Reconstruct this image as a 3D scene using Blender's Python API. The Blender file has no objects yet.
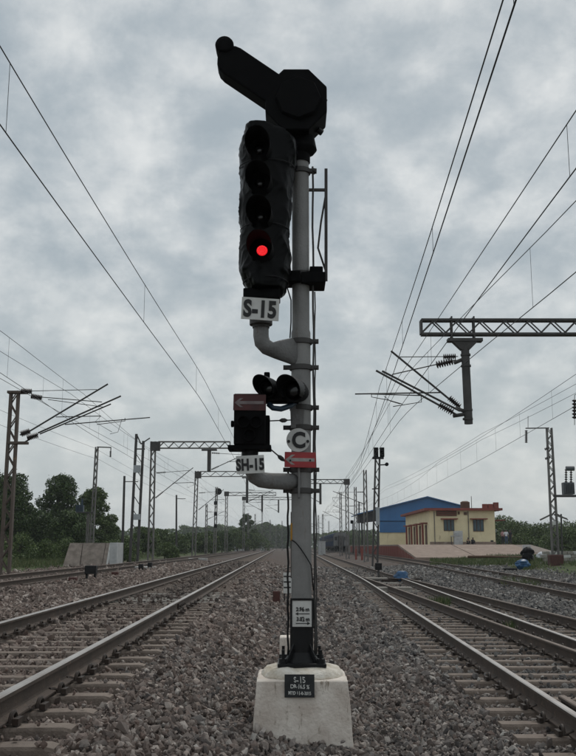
import bpy, bmesh, math, random
import numpy as np
from mathutils import Vector, Matrix, noise as mnoise
R = math.radians
rng = np.random.default_rng(15)
random.seed(15)
SC = bpy.context.scene
COL = SC.collection

# ------------------------------------------------------------------ camera
F_PX = 917.0
PITCH = math.atan(168.3 / F_PX)
CAM_Z = 1.6
CT, ST = math.cos(PITCH), math.sin(PITCH)
cd = bpy.data.cameras.new('camera')
cam = bpy.data.objects.new('camera', cd)
COL.objects.link(cam)
cam.location = (0, 0, CAM_Z)
cam.rotation_euler = (R(90) + PITCH, 0, 0)
cd.sensor_fit = 'VERTICAL'
cd.sensor_height = 24.0
cd.lens = F_PX / 756 * 24.0
cd.clip_start, cd.clip_end = 0.05, 6000
SC.camera = cam

# ------------------------------------------------------------------ sky and sun
SUN_EL, SUN_AZ = 56.0, 25.0         # azimuth clockwise from +Y
w = bpy.data.worlds.new('World')
SC.world = w
w.use_nodes = True
nt = w.node_tree
nt.nodes.clear()
def wn(t, **k):
    n = nt.nodes.new(t)
    for a, b in k.items():
        setattr(n, a, b)
    return n
def wl(a, b):
    nt.links.new(a, b)
sky = wn('ShaderNodeTexSky', sky_type='NISHITA')
sky.sun_disc = False
sky.sun_elevation = R(SUN_EL)
sky.sun_rotation = R(SUN_AZ)
sky.air_density = 1.5
sky.dust_density = 3.0
tc = wn('ShaderNodeTexCoord')
sep = wn('ShaderNodeSeparateXYZ')
wl(tc.outputs['Generated'], sep.inputs[0])
zc = wn('ShaderNodeMath', operation='MAXIMUM'); wl(sep.outputs[2], zc.inputs[0]); zc.inputs[1].default_value = 0.0
za = wn('ShaderNodeMath', operation='ADD'); wl(zc.outputs[0], za.inputs[0]); za.inputs[1].default_value = 0.55
dv = wn('ShaderNodeVectorMath', operation='DIVIDE')
cmb = wn('ShaderNodeCombineXYZ')
for i in range(3):
    wl(za.outputs[0], cmb.inputs[i])
wl(tc.outputs['Generated'], dv.inputs[0]); wl(cmb.outputs[0], dv.inputs[1])
def cloud_noise(scale, detail, rough, off, dist=0.0):
    m = wn('ShaderNodeMapping'); m.inputs['Location'].default_value = off
    m.inputs['Scale'].default_value = (1.0, 1.0, 0.0)
    wl(dv.outputs[0], m.inputs[0])
    n = wn('ShaderNodeTexNoise'); n.inputs['Scale'].default_value = scale
    n.inputs['Detail'].default_value = detail; n.inputs['Roughness'].default_value = rough
    n.inputs['Distortion'].default_value = dist
    wl(m.outputs[0], n.inputs['Vector'])
    return n
n1 = cloud_noise(2.0, 4.0, 0.5, (3.1, 7.3, 0), 0.2)
n2 = cloud_noise(8.2, 12.0, 0.63, (1.7, -2.4, 0), 0.12)
mx = wn('ShaderNodeMix', data_type='FLOAT'); mx.inputs[0].default_value = 0.60
wl(n1.outputs['Fac'], mx.inputs[2]); wl(n2.outputs['Fac'], mx.inputs[3])
ramp = wn('ShaderNodeValToRGB')
cr = ramp.color_ramp
cr.interpolation = 'B_SPLINE'
cr.elements[0].position = 0.36; cr.elements[0].color = (0.275, 0.325, 0.360, 1)
cr.elements[1].position = 0.66; cr.elements[1].color = (0.68, 0.69, 0.68, 1)
e = cr.elements.new(0.50); e.color = (0.395, 0.434, 0.458, 1)
vb = wn('ShaderNodeTexVoronoi', feature='SMOOTH_F1'); vb.inputs['Scale'].default_value = 11.0; vb.inputs['Smoothness'].default_value = 1.0
nw = cloud_noise(5.0, 5.0, 0.55, (9.0, 4.0, 0))
vw = wn('ShaderNodeVectorMath', operation='SCALE'); vw.inputs['Scale'].default_value = 0.30; wl(nw.outputs['Color'], vw.inputs[0])
va = wn('ShaderNodeVectorMath', operation='ADD'); wl(dv.outputs[0], va.inputs[0]); wl(vw.outputs[0], va.inputs[1])
wl(va.outputs[0], vb.inputs['Vector'])
vr = wn('ShaderNodeMapRange'); vr.inputs[1].default_value = 0.15; vr.inputs[2].default_value = 0.75; vr.inputs[3].default_value = 0.06; vr.inputs[4].default_value = -0.06
wl(vb.outputs['Distance'], vr.inputs[0])
ma = wn('ShaderNodeMath', operation='ADD'); wl(mx.outputs[0], ma.inputs[0]); wl(vr.outputs[0], ma.inputs[1])
wl(ma.outputs[0], ramp.inputs[0])
# thin even veil of cloud low down, where one looks through far more of it
veil = wn('ShaderNodeMapRange'); veil.inputs[1].default_value = 0.0; veil.inputs[2].default_value = 0.30
veil.inputs[3].default_value = 0.6; veil.inputs[4].default_value = 0.0
wl(zc.outputs[0], veil.inputs[0])
vm = wn('ShaderNodeMix', data_type='RGBA')
wl(veil.outputs[0], vm.inputs[0]); wl(ramp.outputs[0], vm.inputs[6]); vm.inputs[7].default_value = (0.500, 0.535, 0.535, 1)
ss = wn('ShaderNodeVectorMath', operation='SCALE'); ss.inputs['Scale'].default_value = 0.06
wl(sky.outputs[0], ss.inputs[0])
sm = wn('ShaderNodeMix', data_type='RGBA'); sm.inputs[0].default_value = 0.90
wl(ss.outputs[0], sm.inputs[6]); wl(vm.outputs[2], sm.inputs[7])
bg = wn('ShaderNodeBackground'); bg.inputs['Strength'].default_value = 1.0
wl(sm.outputs[2], bg.inputs[0])
wo = wn('ShaderNodeOutputWorld'); wl(bg.outputs[0], wo.inputs[0])

sd = bpy.data.lights.new('sun', 'SUN')
sd.energy = 0.9; sd.angle = R(25); sd.color = (1.0, 0.95, 0.88)
sun = bpy.data.objects.new('sun', sd); COL.objects.link(sun)
sdir = Vector((math.sin(R(SUN_AZ)) * math.cos(R(SUN_EL)), math.cos(R(SUN_AZ)) * math.cos(R(SUN_EL)), math.sin(R(SUN_EL))))
sun.rotation_euler = sdir.to_track_quat('Z', 'Y').to_euler()
sun.location = (0, 0, 60)

vs = SC.view_settings
vs.view_transform = 'Standard'; vs.look = 'None'; vs.exposure = 0.35; vs.gamma = 1.0
vs.use_curve_mapping = False
SC.cycles.use_denoising = True
SC.cycles.max_bounces = 6
SC.cycles.volume_bounces = 0

# ------------------------------------------------------------------ pixel of the photo -> world
def ray(px, py):
    u, v = px - 288.0, py - 378.0
    return u, F_PX * CT + v * ST, F_PX * ST - v * CT
def P(px, py, Y):
    u, f, zz = ray(px, py)
    return Vector((u / f * Y, Y, CAM_Z + zz / f * Y))
def PX(px, Y, z):
    """world point at depth Y and height z that lies in photo column px"""
    v = 0.0
    for _ in range(8):
        _, f, zz = ray(px, 378 + v)
        k = (z - CAM_Z) / Y          # zz/f wanted
        v = (F_PX * ST - k * F_PX * CT) / (CT + k * ST)
    return P(px, 378 + v, Y)

# ------------------------------------------------------------------ materials
MATS = {}
def material(name, c1, c2=None, rough=0.7, metal=0.0, scale=8.0, bump=0.0, bscale=40.0, spots=None, spec=0.5, detail=6.0, coord='Object'):
    m = bpy.data.materials.new(name); m.use_nodes = True
    t = m.node_tree; L = t.links.new
    b = t.nodes['Principled BSDF']
    b.inputs['Roughness'].default_value = rough
    b.inputs['Metallic'].default_value = metal
    b.inputs['Specular IOR Level'].default_value = spec
    tcn = t.nodes.new('ShaderNodeTexCoord')
    if c2 is None:
        c2 = tuple(x * 0.8 for x in c1)
    n = t.nodes.new('ShaderNodeTexNoise'); n.inputs['Scale'].default_value = scale
    n.inputs['Detail'].default_value = detail; n.inputs['Roughness'].default_value = 0.6
    L(tcn.outputs[coord], n.inputs['Vector'])
    r = t.nodes.new('ShaderNodeMapRange'); r.inputs[1].default_value = 0.35; r.inputs[2].default_value = 0.65
    L(n.outputs['Fac'], r.inputs[0])
    mix = t.nodes.new('ShaderNodeMix'); mix.data_type = 'RGBA'
    mix.inputs[6].default_value = (*c1, 1); mix.inputs[7].default_value = (*c2, 1)
    L(r.outputs[0], mix.inputs[0])
    out = mix.outputs[2]
    if spots:
        sc_, lo, col = spots[:3]
        n3 = t.nodes.new('ShaderNodeTexNoise'); n3.inputs['Scale'].default_value = sc_; n3.inputs['Detail'].default_value = 8
        n3.inputs['Roughness'].default_value = 0.7
        if len(spots) > 3:
            mp = t.nodes.new('ShaderNodeMapping'); mp.inputs['Scale'].default_value = (1, 1, spots[3])
            L(tcn.outputs[coord], mp.inputs[0]); L(mp.outputs[0], n3.inputs['Vector'])
        else:
            L(tcn.outputs[coord], n3.inputs['Vector'])
        r3 = t.nodes.new('ShaderNodeMapRange'); r3.inputs[1].default_value = lo; r3.inputs[2].default_value = lo + 0.10
        L(n3.outputs['Fac'], r3.inputs[0])
        m3 = t.nodes.new('ShaderNodeMix'); m3.data_type = 'RGBA'; m3.inputs[7].default_value = (*col, 1)
        L(out, m3.inputs[6]); L(r3.outputs[0], m3.inputs[0])
        out = m3.outputs[2]
    L(out, b.inputs['Base Color'])
    if bump > 0:
        n2 = t.nodes.new('ShaderNodeTexNoise'); n2.inputs['Scale'].default_value = bscale; n2.inputs['Detail'].default_value = 8
        L(tcn.outputs[coord], n2.inputs['Vector'])
        bp = t.nodes.new('ShaderNodeBump'); bp.inputs['Strength'].default_value = bump; bp.inputs['Distance'].default_value = 0.02
        L(n2.outputs['Fac'], bp.inputs['Height']); L(bp.outputs[0], b.inputs['Normal'])
    MATS[name] = m
    return m
M = MATS
material('rail_rust', (0.078, 0.054, 0.040), (0.048, 0.035, 0.027), 0.8, 0, 3, 0.3, 60, spots=(9, 0.58, (0.135, 0.088, 0.058)))
material('rail_steel', (0.50, 0.46, 0.43), (0.34, 0.29, 0.26), 0.34, 1.0, 2)
material('rail_dull', (0.10, 0.066, 0.046), (0.15, 0.11, 0.085), 0.55, 0.3, 3)
material('sleeper_concrete', (0.228, 0.184, 0.152), (0.155, 0.122, 0.100), 0.9, 0, 5, 0.5, 50, spots=(3, 0.58, (0.120, 0.094, 0.078)))
material('sleeper_pale', (0.34, 0.32, 0.29), (0.25, 0.23, 0.20), 0.9, 0, 5, 0.4, 50)
material('clip_steel', (0.030, 0.024, 0.020), (0.050, 0.034, 0.026), 0.65, 0.3, 20)
material('whitewash', (0.76, 0.70, 0.63), (0.55, 0.48, 0.42), 0.9, 0, 5, 0.5, 30, spots=(18, 0.57, (0.27, 0.22, 0.17), .35))
material('rough_mortar', (0.74, 0.70, 0.63), (0.48, 0.42, 0.33), 0.95, 0, 6, 0.8, 40, spots=(6, 0.60, (0.22, 0.17, 0.10)))
material('grey_paint', (0.235, 0.232, 0.226), (0.180, 0.177, 0.172), 0.6, 0.0, 4, 0.25, 60, spots=(16, 0.60, (0.15, 0.115, 0.085), .12))
material('grey_cast', (0.20, 0.198, 0.196), (0.135, 0.133, 0.131), 0.65, 0.0, 6, 0.4, 40, spots=(14, 0.58, (0.13, 0.095, 0.07), .4))
material('black_paint', (0.005, 0.005, 0.0055), (0.009, 0.009, 0.010), 0.5, 0, 8, 0.1, 50, spec=0.25)
material('black_matt', (0.0025, 0.0025, 0.003), (0.004, 0.004, 0.0045), 0.8, 0, 8, spec=0.12)
material('black_sheet', (0.0014, 0.0016, 0.0018), (0.0024, 0.0028, 0.0032), 0.34, 0, 6, 0.10, 40, spec=0.10)
material('blue_hose', (0.02, 0.045, 0.075), None, 0.45)
material('white_plate', (0.62, 0.62, 0.60), (0.50, 0.50, 0.48), 0.55, 0, 7, spots=(12, 0.66, (0.25, 0.23, 0.20)))
material('letter_black', (0.012, 0.012, 0.013), None, 0.6)
material('letter_white', (0.66, 0.66, 0.64), (0.48, 0.48, 0.46), 0.7, 0, 30)
material('red_plate', (0.40, 0.035, 0.040), (0.30, 0.028, 0.032), 0.5, 0, 9, spots=(10, 0.68, (0.16, 0.05, 0.05)))
material('grey_arrow', (0.22, 0.19, 0.19), (0.15, 0.12, 0.12), 0.8, 0, 12)
material('red_plate_dirty', (0.075, 0.016, 0.016), (0.045, 0.012, 0.012), 0.6, 0, 9)
material('white_dirty', (0.44, 0.41, 0.39), (0.30, 0.28, 0.27), 0.7, 0, 12)
material('board_black', (0.010, 0.012, 0.014), (0.022, 0.024, 0.026), 0.75, 0, 14)
material('dark_red_block', (0.085, 0.028, 0.022), (0.055, 0.022, 0.018), 0.8, 0, 9)
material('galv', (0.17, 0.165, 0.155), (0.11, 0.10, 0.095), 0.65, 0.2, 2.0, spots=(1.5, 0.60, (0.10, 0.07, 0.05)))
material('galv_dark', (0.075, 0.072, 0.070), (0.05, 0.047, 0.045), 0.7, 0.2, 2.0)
material('mast_rust', (0.12, 0.095, 0.080), (0.085, 0.062, 0.050), 0.8, 0.1, 2.0, spots=(1.8, 0.62, (0.26, 0.15, 0.06)))
material('insulator', (0.022, 0.014, 0.012), None, 0.35)
material('wire', (0.030, 0.030, 0.030), None, 0.6)
material('cream_wall', (0.80, 0.71, 0.47), (0.70, 0.61, 0.39), 0.9, 0, 0.6, spots=(1.3, 0.60, (0.50, 0.42, 0.27), .25))
material('red_trim', (0.25, 0.062, 0.045), (0.18, 0.050, 0.038), 0.85, 0, 1.0)
material('blue_sheet', (0.030, 0.150, 0.36), (0.022, 0.110, 0.28), 0.55, 0, 0.4, spots=(0.9, 0.62, (0.05, 0.12, 0.22), .3))
material('dark_under', (0.035, 0.035, 0.038), None, 0.9)
material('blue_panes', (0.045, 0.085, 0.105), (0.03, 0.06, 0.08), 0.25, 0, 2)
material('brown_wood', (0.11, 0.060, 0.035), None, 0.85)
material('paving', (0.31, 0.235, 0.19), (0.22, 0.165, 0.132), 0.95, 0, 1.4, 0.2, 10, spots=(0.8, 0.57, (0.38, 0.31, 0.26)))
material('stone_pitch', (0.25, 0.21, 0.18), (0.15, 0.125, 0.105), 0.95, 0, 3, 0.6, 9)
material('painted_white', (0.62, 0.62, 0.60), (0.45, 0.45, 0.44), 0.85, 0, 2.5, spots=(2.0, 0.58, (0.25, 0.21, 0.17)))
material('cabinet_white', (0.50, 0.51, 0.51), (0.38, 0.39, 0.39), 0.6, 0, 3)
material('train_blue', (0.006, 0.019, 0.055), (0.004, 0.014, 0.04), 0.85, 0, 1, spec=0.08)
material('train_grey', (0.16, 0.165, 0.165), (0.11, 0.11, 0.112), 0.6, 0, 1, spots=(1.2, 0.60, (0.07, 0.065, 0.06)))
material('train_dark', (0.02, 0.02, 0.02), None, 0.8)
material('bark', (0.075, 0.058, 0.042), (0.045, 0.035, 0.027), 0.95, 0, 4, 0.4, 12)
material('skin', (0.16, 0.085, 0.055), None, 0.6)
material('hair', (0.008, 0.007, 0.006), None, 0.6)
material('cloth_white', (0.62, 0.63, 0.66), None, 0.9)
material('cloth_pink', (0.42, 0.25, 0.25), None, 0.9)
material('cloth_dark', (0.025, 0.025, 0.032), None, 0.9)
material('cloth_blue', (0.05, 0.08, 0.16), None, 0.9)
material('cloth_tan', (0.30, 0.22, 0.15), None, 0.9)
material('blue_tarp', (0.018, 0.095, 0.22), (0.014, 0.065, 0.15), 0.4, 0, 5)
material('yellow_paint', (0.45, 0.22, 0.02), None, 0.6)
material('sign_grey', (0.40, 0.43, 0.45), None, 0.6)
material('oil_drum', (0.09, 0.10, 0.11), None, 0.5)
def leaf_mat(name, c1, c2, c3):
    m = bpy.data.materials.new(name); m.use_nodes = True
    t = m.node_tree; L = t.links.new; b = t.nodes['Principled BSDF']
    b.inputs['Roughness'].default_value = 0.6; b.inputs['Specular IOR Level'].default_value = 0.25
    g = t.nodes.new('ShaderNodeNewGeometry')
    r = t.nodes.new('ShaderNodeValToRGB'); L(g.outputs['Random Per Island'], r.inputs[0])
    r.color_ramp.elements[0].color = (*c1, 1); r.color_ramp.elements[1].color = (*c3, 1)
    e = r.color_ramp.elements.new(0.55); e.color = (*c2, 1)
    L(r.outputs[0], b.inputs['Base Color'])
    MATS[name] = m
leaf_mat('leaf_dark', (0.034, 0.056, 0.022), (0.058, 0.092, 0.032), (0.105, 0.145, 0.052))
leaf_mat('leaf_mid', (0.050, 0.078, 0.026), (0.082, 0.122, 0.040), (0.135, 0.175, 0.060))
leaf_mat('leaf_grass', (0.052, 0.080, 0.026), (0.085, 0.118, 0.040), (0.17, 0.160, 0.080))
def lens_mat():
    m = bpy.data.materials.new('red_lens'); m.use_nodes = True
    b = m.node_tree.nodes['Principled BSDF']
    b.inputs['Base Color'].default_value = (0.5, 0.01, 0.015, 1); b.inputs['Roughness'].default_value = 0.2
    b.inputs['Emission Color'].default_value = (1.0, 0.018, 0.028, 1); b.inputs['Emission Strength'].default_value = 0.60
    M['red_lens'] = m
    m = bpy.data.materials.new('red_bead'); m.use_nodes = True
    b = m.node_tree.nodes['Principled BSDF']
    b.inputs['Base Color'].default_value = (0.5, 0.02, 0.02, 1); b.inputs['Roughness'].default_value = 0.2
    b.inputs['Emission Color'].default_value = (1.0, 0.06, 0.06, 1); b.inputs['Emission Strength'].default_value = 0.7
    M['red_bead'] = m
    m = bpy.data.materials.new('dark_lens'); m.use_nodes = True
    b = m.node_tree.nodes['Principled BSDF']
    b.inputs['Base Color'].default_value = (0.01, 0.01, 0.012, 1); b.inputs['Roughness'].default_value = 0.15
    M['dark_lens'] = m
lens_mat()
def stone_mat():
    m = bpy.data.materials.new('ballast_stone'); m.use_nodes = True
    t = m.node_tree; L = t.links.new; b = t.nodes['Principled BSDF']
    b.inputs['Roughness'].default_value = 0.85; b.inputs['Specular IOR Level'].default_value = 0.3
    oi = t.nodes.new('ShaderNodeObjectInfo')
    at = t.nodes.new('ShaderNodeAttribute'); at.attribute_type = 'INSTANCER'; at.attribute_name = 'tone'
    r1 = t.nodes.new('ShaderNodeValToRGB'); r2 = t.nodes.new('ShaderNodeValToRGB')
    def setr(r, cs):
        r.color_ramp.elements[0].color = (*cs[0], 1); r.color_ramp.elements[1].color = (*cs[-1], 1)
        for i, c in enumerate(cs[1:-1]):
            e = r.color_ramp.elements.new((i + 1) / (len(cs) - 1)); e.color = (*c, 1)
    setr(r1, [(0.050, 0.049, 0.050), (0.108, 0.104, 0.102), (0.205, 0.195, 0.184), (0.130, 0.112, 0.101), (0.37, 0.355, 0.33)])      # fresh grey
    setr(r2, [(0.056, 0.042, 0.036), (0.138, 0.106, 0.090), (0.238, 0.192, 0.166), (0.165, 0.118, 0.099), (0.42, 0.365, 0.325)])      # dusty brown
    mix = t.nodes.new('ShaderNodeMix'); mix.data_type = 'RGBA'
    L(oi.outputs['Random'], r1.inputs[0]); L(oi.outputs['Random'], r2.inputs[0])
    L(at.outputs['Fac'], mix.inputs[0]); L(r1.outputs[0], mix.inputs[6]); L(r2.outputs[0], mix.inputs[7])
    tcn = t.nodes.new('ShaderNodeTexCoord')
    n = t.nodes.new('ShaderNodeTexNoise'); n.inputs['Scale'].default_value = 2.2; n.inputs['Detail'].default_value = 6
    L(tcn.outputs['Object'], n.inputs['Vector'])
    mr = t.nodes.new('ShaderNodeMapRange'); mr.inputs[3].default_value = 0.65; mr.inputs[4].default_value = 1.35
    L(n.outputs['Fac'], mr.inputs[0])
    sc_ = t.nodes.new('ShaderNodeVectorMath'); sc_.operation = 'SCALE'
    L(mix.outputs[2], sc_.inputs[0]); L(mr.outputs[0], sc_.inputs['Scale'])
    ao = t.nodes.new('ShaderNodeAttribute'); ao.attribute_type = 'INSTANCER'; ao.attribute_name = 'oil'
    mo = t.nodes.new('ShaderNodeMix'); mo.data_type = 'RGBA'; mo.inputs[7].default_value = (0.022, 0.018, 0.016, 1)
    L(ao.outputs['Fac'], mo.inputs[0]); L(sc_.outputs[0], mo.inputs[6])
    L(mo.outputs[2], b.inputs['Base Color'])
    M['ballast_stone'] = m
stone_mat()
def ground_mat():
    m = bpy.data.materials.new('ground'); m.use_nodes = True
    t = m.node_tree; L = t.links.new; b = t.nodes['Principled BSDF']
    b.inputs['Roughness'].default_value = 0.95; b.inputs['Specular IOR Level'].default_value = 0.2
    tcn = t.nodes.new('ShaderNodeTexCoord')
    v = t.nodes.new('ShaderNodeTexVoronoi'); v.inputs['Scale'].default_value = 15.0
    L(tcn.outputs['Object'], v.inputs['Vector'])
    rr = t.nodes.new('ShaderNodeValToRGB')
    sepc = t.nodes.new('ShaderNodeSeparateColor'); L(v.outputs['Color'], sepc.inputs[0]); L(sepc.outputs[0], rr.inputs[0])
    rr.color_ramp.elements[0].color = (0.050, 0.044, 0.041, 1); rr.color_ramp.elements[1].color = (0.170, 0.152, 0.140, 1)
    e = rr.color_ramp.elements.new(0.5); e.color = (0.098, 0.085, 0.078, 1)
    # large patches, browner and greyer
    nb = t.nodes.new('ShaderNodeTexNoise'); nb.inputs['Scale'].default_value = 0.35; nb.inputs['Detail'].default_value = 5
    L(tcn.outputs['Object'], nb.inputs['Vector'])
    mb = t.nodes.new('ShaderNodeMix'); mb.data_type = 'RGBA'; mb.blend_type = 'MULTIPLY'; mb.inputs[7].default_value = (1.0, 0.80, 0.70, 1)
    mr = t.nodes.new('ShaderNodeMapRange'); mr.inputs[1].default_value = 0.4; mr.inputs[2].default_value = 0.65
    L(nb.outputs['Fac'], mr.inputs[0]); L(mr.outputs[0], mb.inputs[0]); L(rr.outputs[0], mb.inputs[6])
    # soil and grass beyond the ballast
    ng = t.nodes.new('ShaderNodeTexNoise'); ng.inputs['Scale'].default_value = 0.8; ng.inputs['Detail'].default_value = 8
    L(tcn.outputs['Object'], ng.inputs['Vector'])
    gr = t.nodes.new('ShaderNodeValToRGB'); L(ng.outputs['Fac'], gr.inputs[0])
    gr.color_ramp.elements[0].position = 0.35; gr.color_ramp.elements[0].color = (0.040, 0.070, 0.022, 1)
    gr.color_ramp.elements[1].position = 0.66; gr.color_ramp.elements[1].color = (0.110, 0.088, 0.062, 1)
    e = gr.color_ramp.elements.new(0.52); e.color = (0.066, 0.095, 0.032, 1)
    at = t.nodes.new('ShaderNodeAttribute'); at.attribute_name = 'zone'
    mg = t.nodes.new('ShaderNodeMix'); mg.data_type = 'RGBA'
    L(at.outputs['Fac'], mg.inputs[0]); L(mb.outputs[2], mg.inputs[6]); L(gr.outputs[0], mg.inputs[7])
    L(mg.outputs[2], b.inputs['Base Color'])
    bp = t.nodes.new('ShaderNodeBump'); bp.inputs['Strength'].default_value = 0.9; bp.inputs['Distance'].default_value = 0.04
    L(v.outputs['Distance'], bp.inputs['Height']); bp.invert = True
    L(bp.outputs[0], b.inputs['Normal'])
    M['ground'] = m
ground_mat()

# ------------------------------------------------------------------ mesh helpers
class MB:
    def __init__(s):
        s.v, s.f, s.m = [], [], []
    def add(s, vs, fs, mi=0):
        o = len(s.v)
        s.v += [Vector(a) for a in vs]
        s.f += [tuple(i + o for i in f) for f in fs]
        s.m += [mi] * len(fs)
        return s
    def box(s, c, d, rot=None, mi=0):
        c = Vector(c); hx, hy, hz = d[0] / 2, d[1] / 2, d[2] / 2
        vs = [Vector((x, y, z)) for x in (-hx, hx) for y in (-hy, hy) for z in (-hz, hz)]
        if rot is not None:
            vs = [rot @ a for a in vs]
        return s.add([a + c for a in vs], [(0, 1, 3, 2), (4, 6, 7, 5), (0, 4, 5, 1), (2, 3, 7, 6), (0, 2, 6, 4), (1, 5, 7, 3)], mi)
    def bar(s, a, b, w, h=None, mi=0, up=(0, 0, 1)):
        a, b = Vector(a), Vector(b); h = h or w
        d = (b - a)
        if d.length < 1e-6:
            return s
        dn = d.normalized(); up = Vector(up)
        if abs(dn.dot(up)) > 0.98:
            up = Vector((0, 1, 0))
        x = dn.cross(up).normalized(); y = x.cross(dn).normalized()
        vs = []
        for p in (a, b):
            for i, j in ((-1, -1), (1, -1), (1, 1), (-1, 1)):
                vs.append(p + x * (i * w / 2) + y * (j * h / 2))
        return s.add(vs, [(3, 2, 1, 0), (4, 5, 6, 7), (0, 1, 5, 4), (1, 2, 6, 5), (2, 3, 7, 6), (3, 0, 4, 7)], mi)
    def tube(s, pts, r, n=10, mi=0, cap=True):
        pts = [Vector(p) for p in pts]
        rs = r if isinstance(r, (list, tuple)) else [r] * len(pts)
        t0 = (pts[1] - pts[0]).normalized()
        ref = Vector((0, 0, 1)) if abs(t0.z) < 0.9 else Vector((0, 1, 0))
        x = t0.cross(ref).normalized(); vs = []
        for i, p in enumerate(pts):
            if i == 0: t = pts[1] - p
            elif i == len(pts) - 1: t = p - pts[i - 1]
            else: t = (pts[i + 1] - p).normalized() + (p - pts[i - 1]).normalized()
            t.normalize()
            x = (x - t * x.dot(t)).normalized(); y = t.cross(x)
            for k in range(n):
                a = 2 * math.pi * k / n
                vs.append(p + (x * math.cos(a) + y * math.sin(a)) * rs[i])
        fs = []
        for i in range(len(pts) - 1):
            for k in range(n):
                k2 = (k + 1) % n
                fs.append((i * n + k, i * n + k2, (i + 1) * n + k2, (i + 1) * n + k))
        if cap:
            fs.append(tuple(reversed(range(n)))); fs.append(tuple(range((len(pts) - 1) * n, len(pts) * n)))
        return s.add(vs, fs, mi)
    def prism(s, poly, axis, t, mi=0):
        """closed polygon (list of 3D points) pushed along axis by t, both ends capped"""
        poly = [Vector(p) for p in poly]; ax = Vector(axis) * t; n = len(poly)
        vs = poly + [p + ax for p in poly]
        fs = [tuple(reversed(range(n))), tuple(range(n, 2 * n))] + [(i, (i + 1) % n, n + (i + 1) % n, n + i) for i in range(n)]
        return s.add(vs, fs, mi)
    def loft(s, rings, mi=0, cap=True):
        n = len(rings[0]); vs = [Vector(p) for r in rings for p in r]; fs = []
        for i in range(len(rings) - 1):
            for k in range(n):
                k2 = (k + 1) % n
                fs.append((i * n + k, i * n + k2, (i + 1) * n + k2, (i + 1) * n + k))
        if cap:
            fs.append(tuple(reversed(range(n)))); fs.append(tuple(range((len(rings) - 1) * n, len(rings) * n)))
        return s.add(vs, fs, mi)
def root_of(o):
    while o.parent is not None:
        o = o.parent
    return o
def clean(me, bev=0.0):
    bm = bmesh.new(); bm.from_mesh(me)
    bmesh.ops.recalc_face_normals(bm, faces=bm.faces)
    if bev > 0:
        es = [e for e in bm.edges if len(e.link_faces) == 2 and e.calc_face_angle(0) > 0.6]
        bmesh.ops.bevel(bm, geom=es, offset=bev, segments=2, profile=0.6, affect='EDGES', clamp_overlap=True)
    bm.to_mesh(me); bm.free()
def mesh_from(mb, name, mats, org, smooth, bev=0.0, fix=True):
    me = bpy.data.meshes.new(name)
    me.from_pydata([tuple(a - org) for a in mb.v], [], mb.f)
    for m in (mats if isinstance(mats, (list, tuple)) else [mats]):
        me.materials.append(M[m])
    if any(mb.m):
        me.polygons.foreach_set('material_index', mb.m)
    if fix:
        clean(me, bev)
    if smooth:
        me.polygons.foreach_set('use_smooth', [True] * len(me.polygons))
        if smooth is not True:
            me.set_sharp_from_angle(angle=R(smooth))
    return me
def thing(name, label, cat, loc=(0, 0, 0), group=None):
    o = bpy.data.objects.new(name, None); COL.objects.link(o)
    o.location = loc; o.empty_display_size = 0.2
    o['label'] = label; o['category'] = cat
    if group: o['group'] = group
    return o
def part(mb, name, mats, parent, smooth=False, bev=0.0, label=None, fix=True):
    org = Vector(root_of(parent).location)
    o = bpy.data.objects.new(name, mesh_from(mb, name, mats, org, smooth, bev, fix)); COL.objects.link(o)
    o.parent = parent
    if label: o['label'] = label
    return o
def solo(mb, name, mats, label=None, cat=None, loc=(0, 0, 0), group=None, kind=None, smooth=False, bev=0.0, fix=True):
    loc = Vector(loc)
    o = bpy.data.objects.new(name, mesh_from(mb, name, mats, loc, smooth, bev, fix)); COL.objects.link(o)
    o.location = loc
    if label: o['label'] = label
    if cat: o['category'] = cat
    if group: o['group'] = group
    if kind: o['kind'] = kind
    return o
def share(me, name, parent, loc=(0, 0, 0), rz=0.0):
    o = bpy.data.objects.new(name, me); COL.objects.link(o)
    o.parent = parent; o.location = loc; o.rotation_euler = (0, 0, rz)
    return o
def letters(body, size, mat, parent, name, loc, rot=None, bold=0.0, xs=1.0, tilt=0.0, depth=0.003, spacing=1.0, wob=0.0):
    """flat lettering facing -Y, centred on loc (world)"""
    cu = bpy.data.curves.new('t', 'FONT'); cu.body = body; cu.size = size; cu.align_x = 'CENTER'; cu.align_y = 'CENTER'
    cu.offset = bold; cu.extrude = depth; cu.resolution_u = 4; cu.space_character = spacing; cu.shear = 0.0
    ob = bpy.data.objects.new('t', cu); COL.objects.link(ob)
    bpy.context.view_layer.update()
    me = bpy.data.meshes.new_from_object(ob.evaluated_get(bpy.context.evaluated_depsgraph_get()))
    bpy.data.objects.remove(ob); bpy.data.curves.remove(cu)
    me.name = name
    vs = [Vector(v.co) for v in me.vertices]
    if vs:
        cx = (min(v.x for v in vs) + max(v.x for v in vs)) / 2; cy = (min(v.y for v in vs) + max(v.y for v in vs)) / 2
        org = Vector(root_of(parent).location)
        T = Matrix.Rotation(tilt, 3, 'Y')
        for v, a in zip(me.vertices, vs):
            if wob:
                nn = Vector((a.x, a.y, 0)) / size * 1.6
                a = a + Vector((mnoise.noise(nn + Vector((7, 1, 3))), mnoise.noise(nn + Vector((2, 9, 5))), 0)) * wob * size
            q = T @ Vector(((a.x - cx) * xs, -a.z, a.y - cy))
            if rot is not None: q = rot @ q
            v.co = q + Vector(loc) - org
    me.materials.clear(); me.materials.append(M[mat])
    o = bpy.data.objects.new(name, me); COL.objects.link(o); o.parent = parent
    return o
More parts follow.
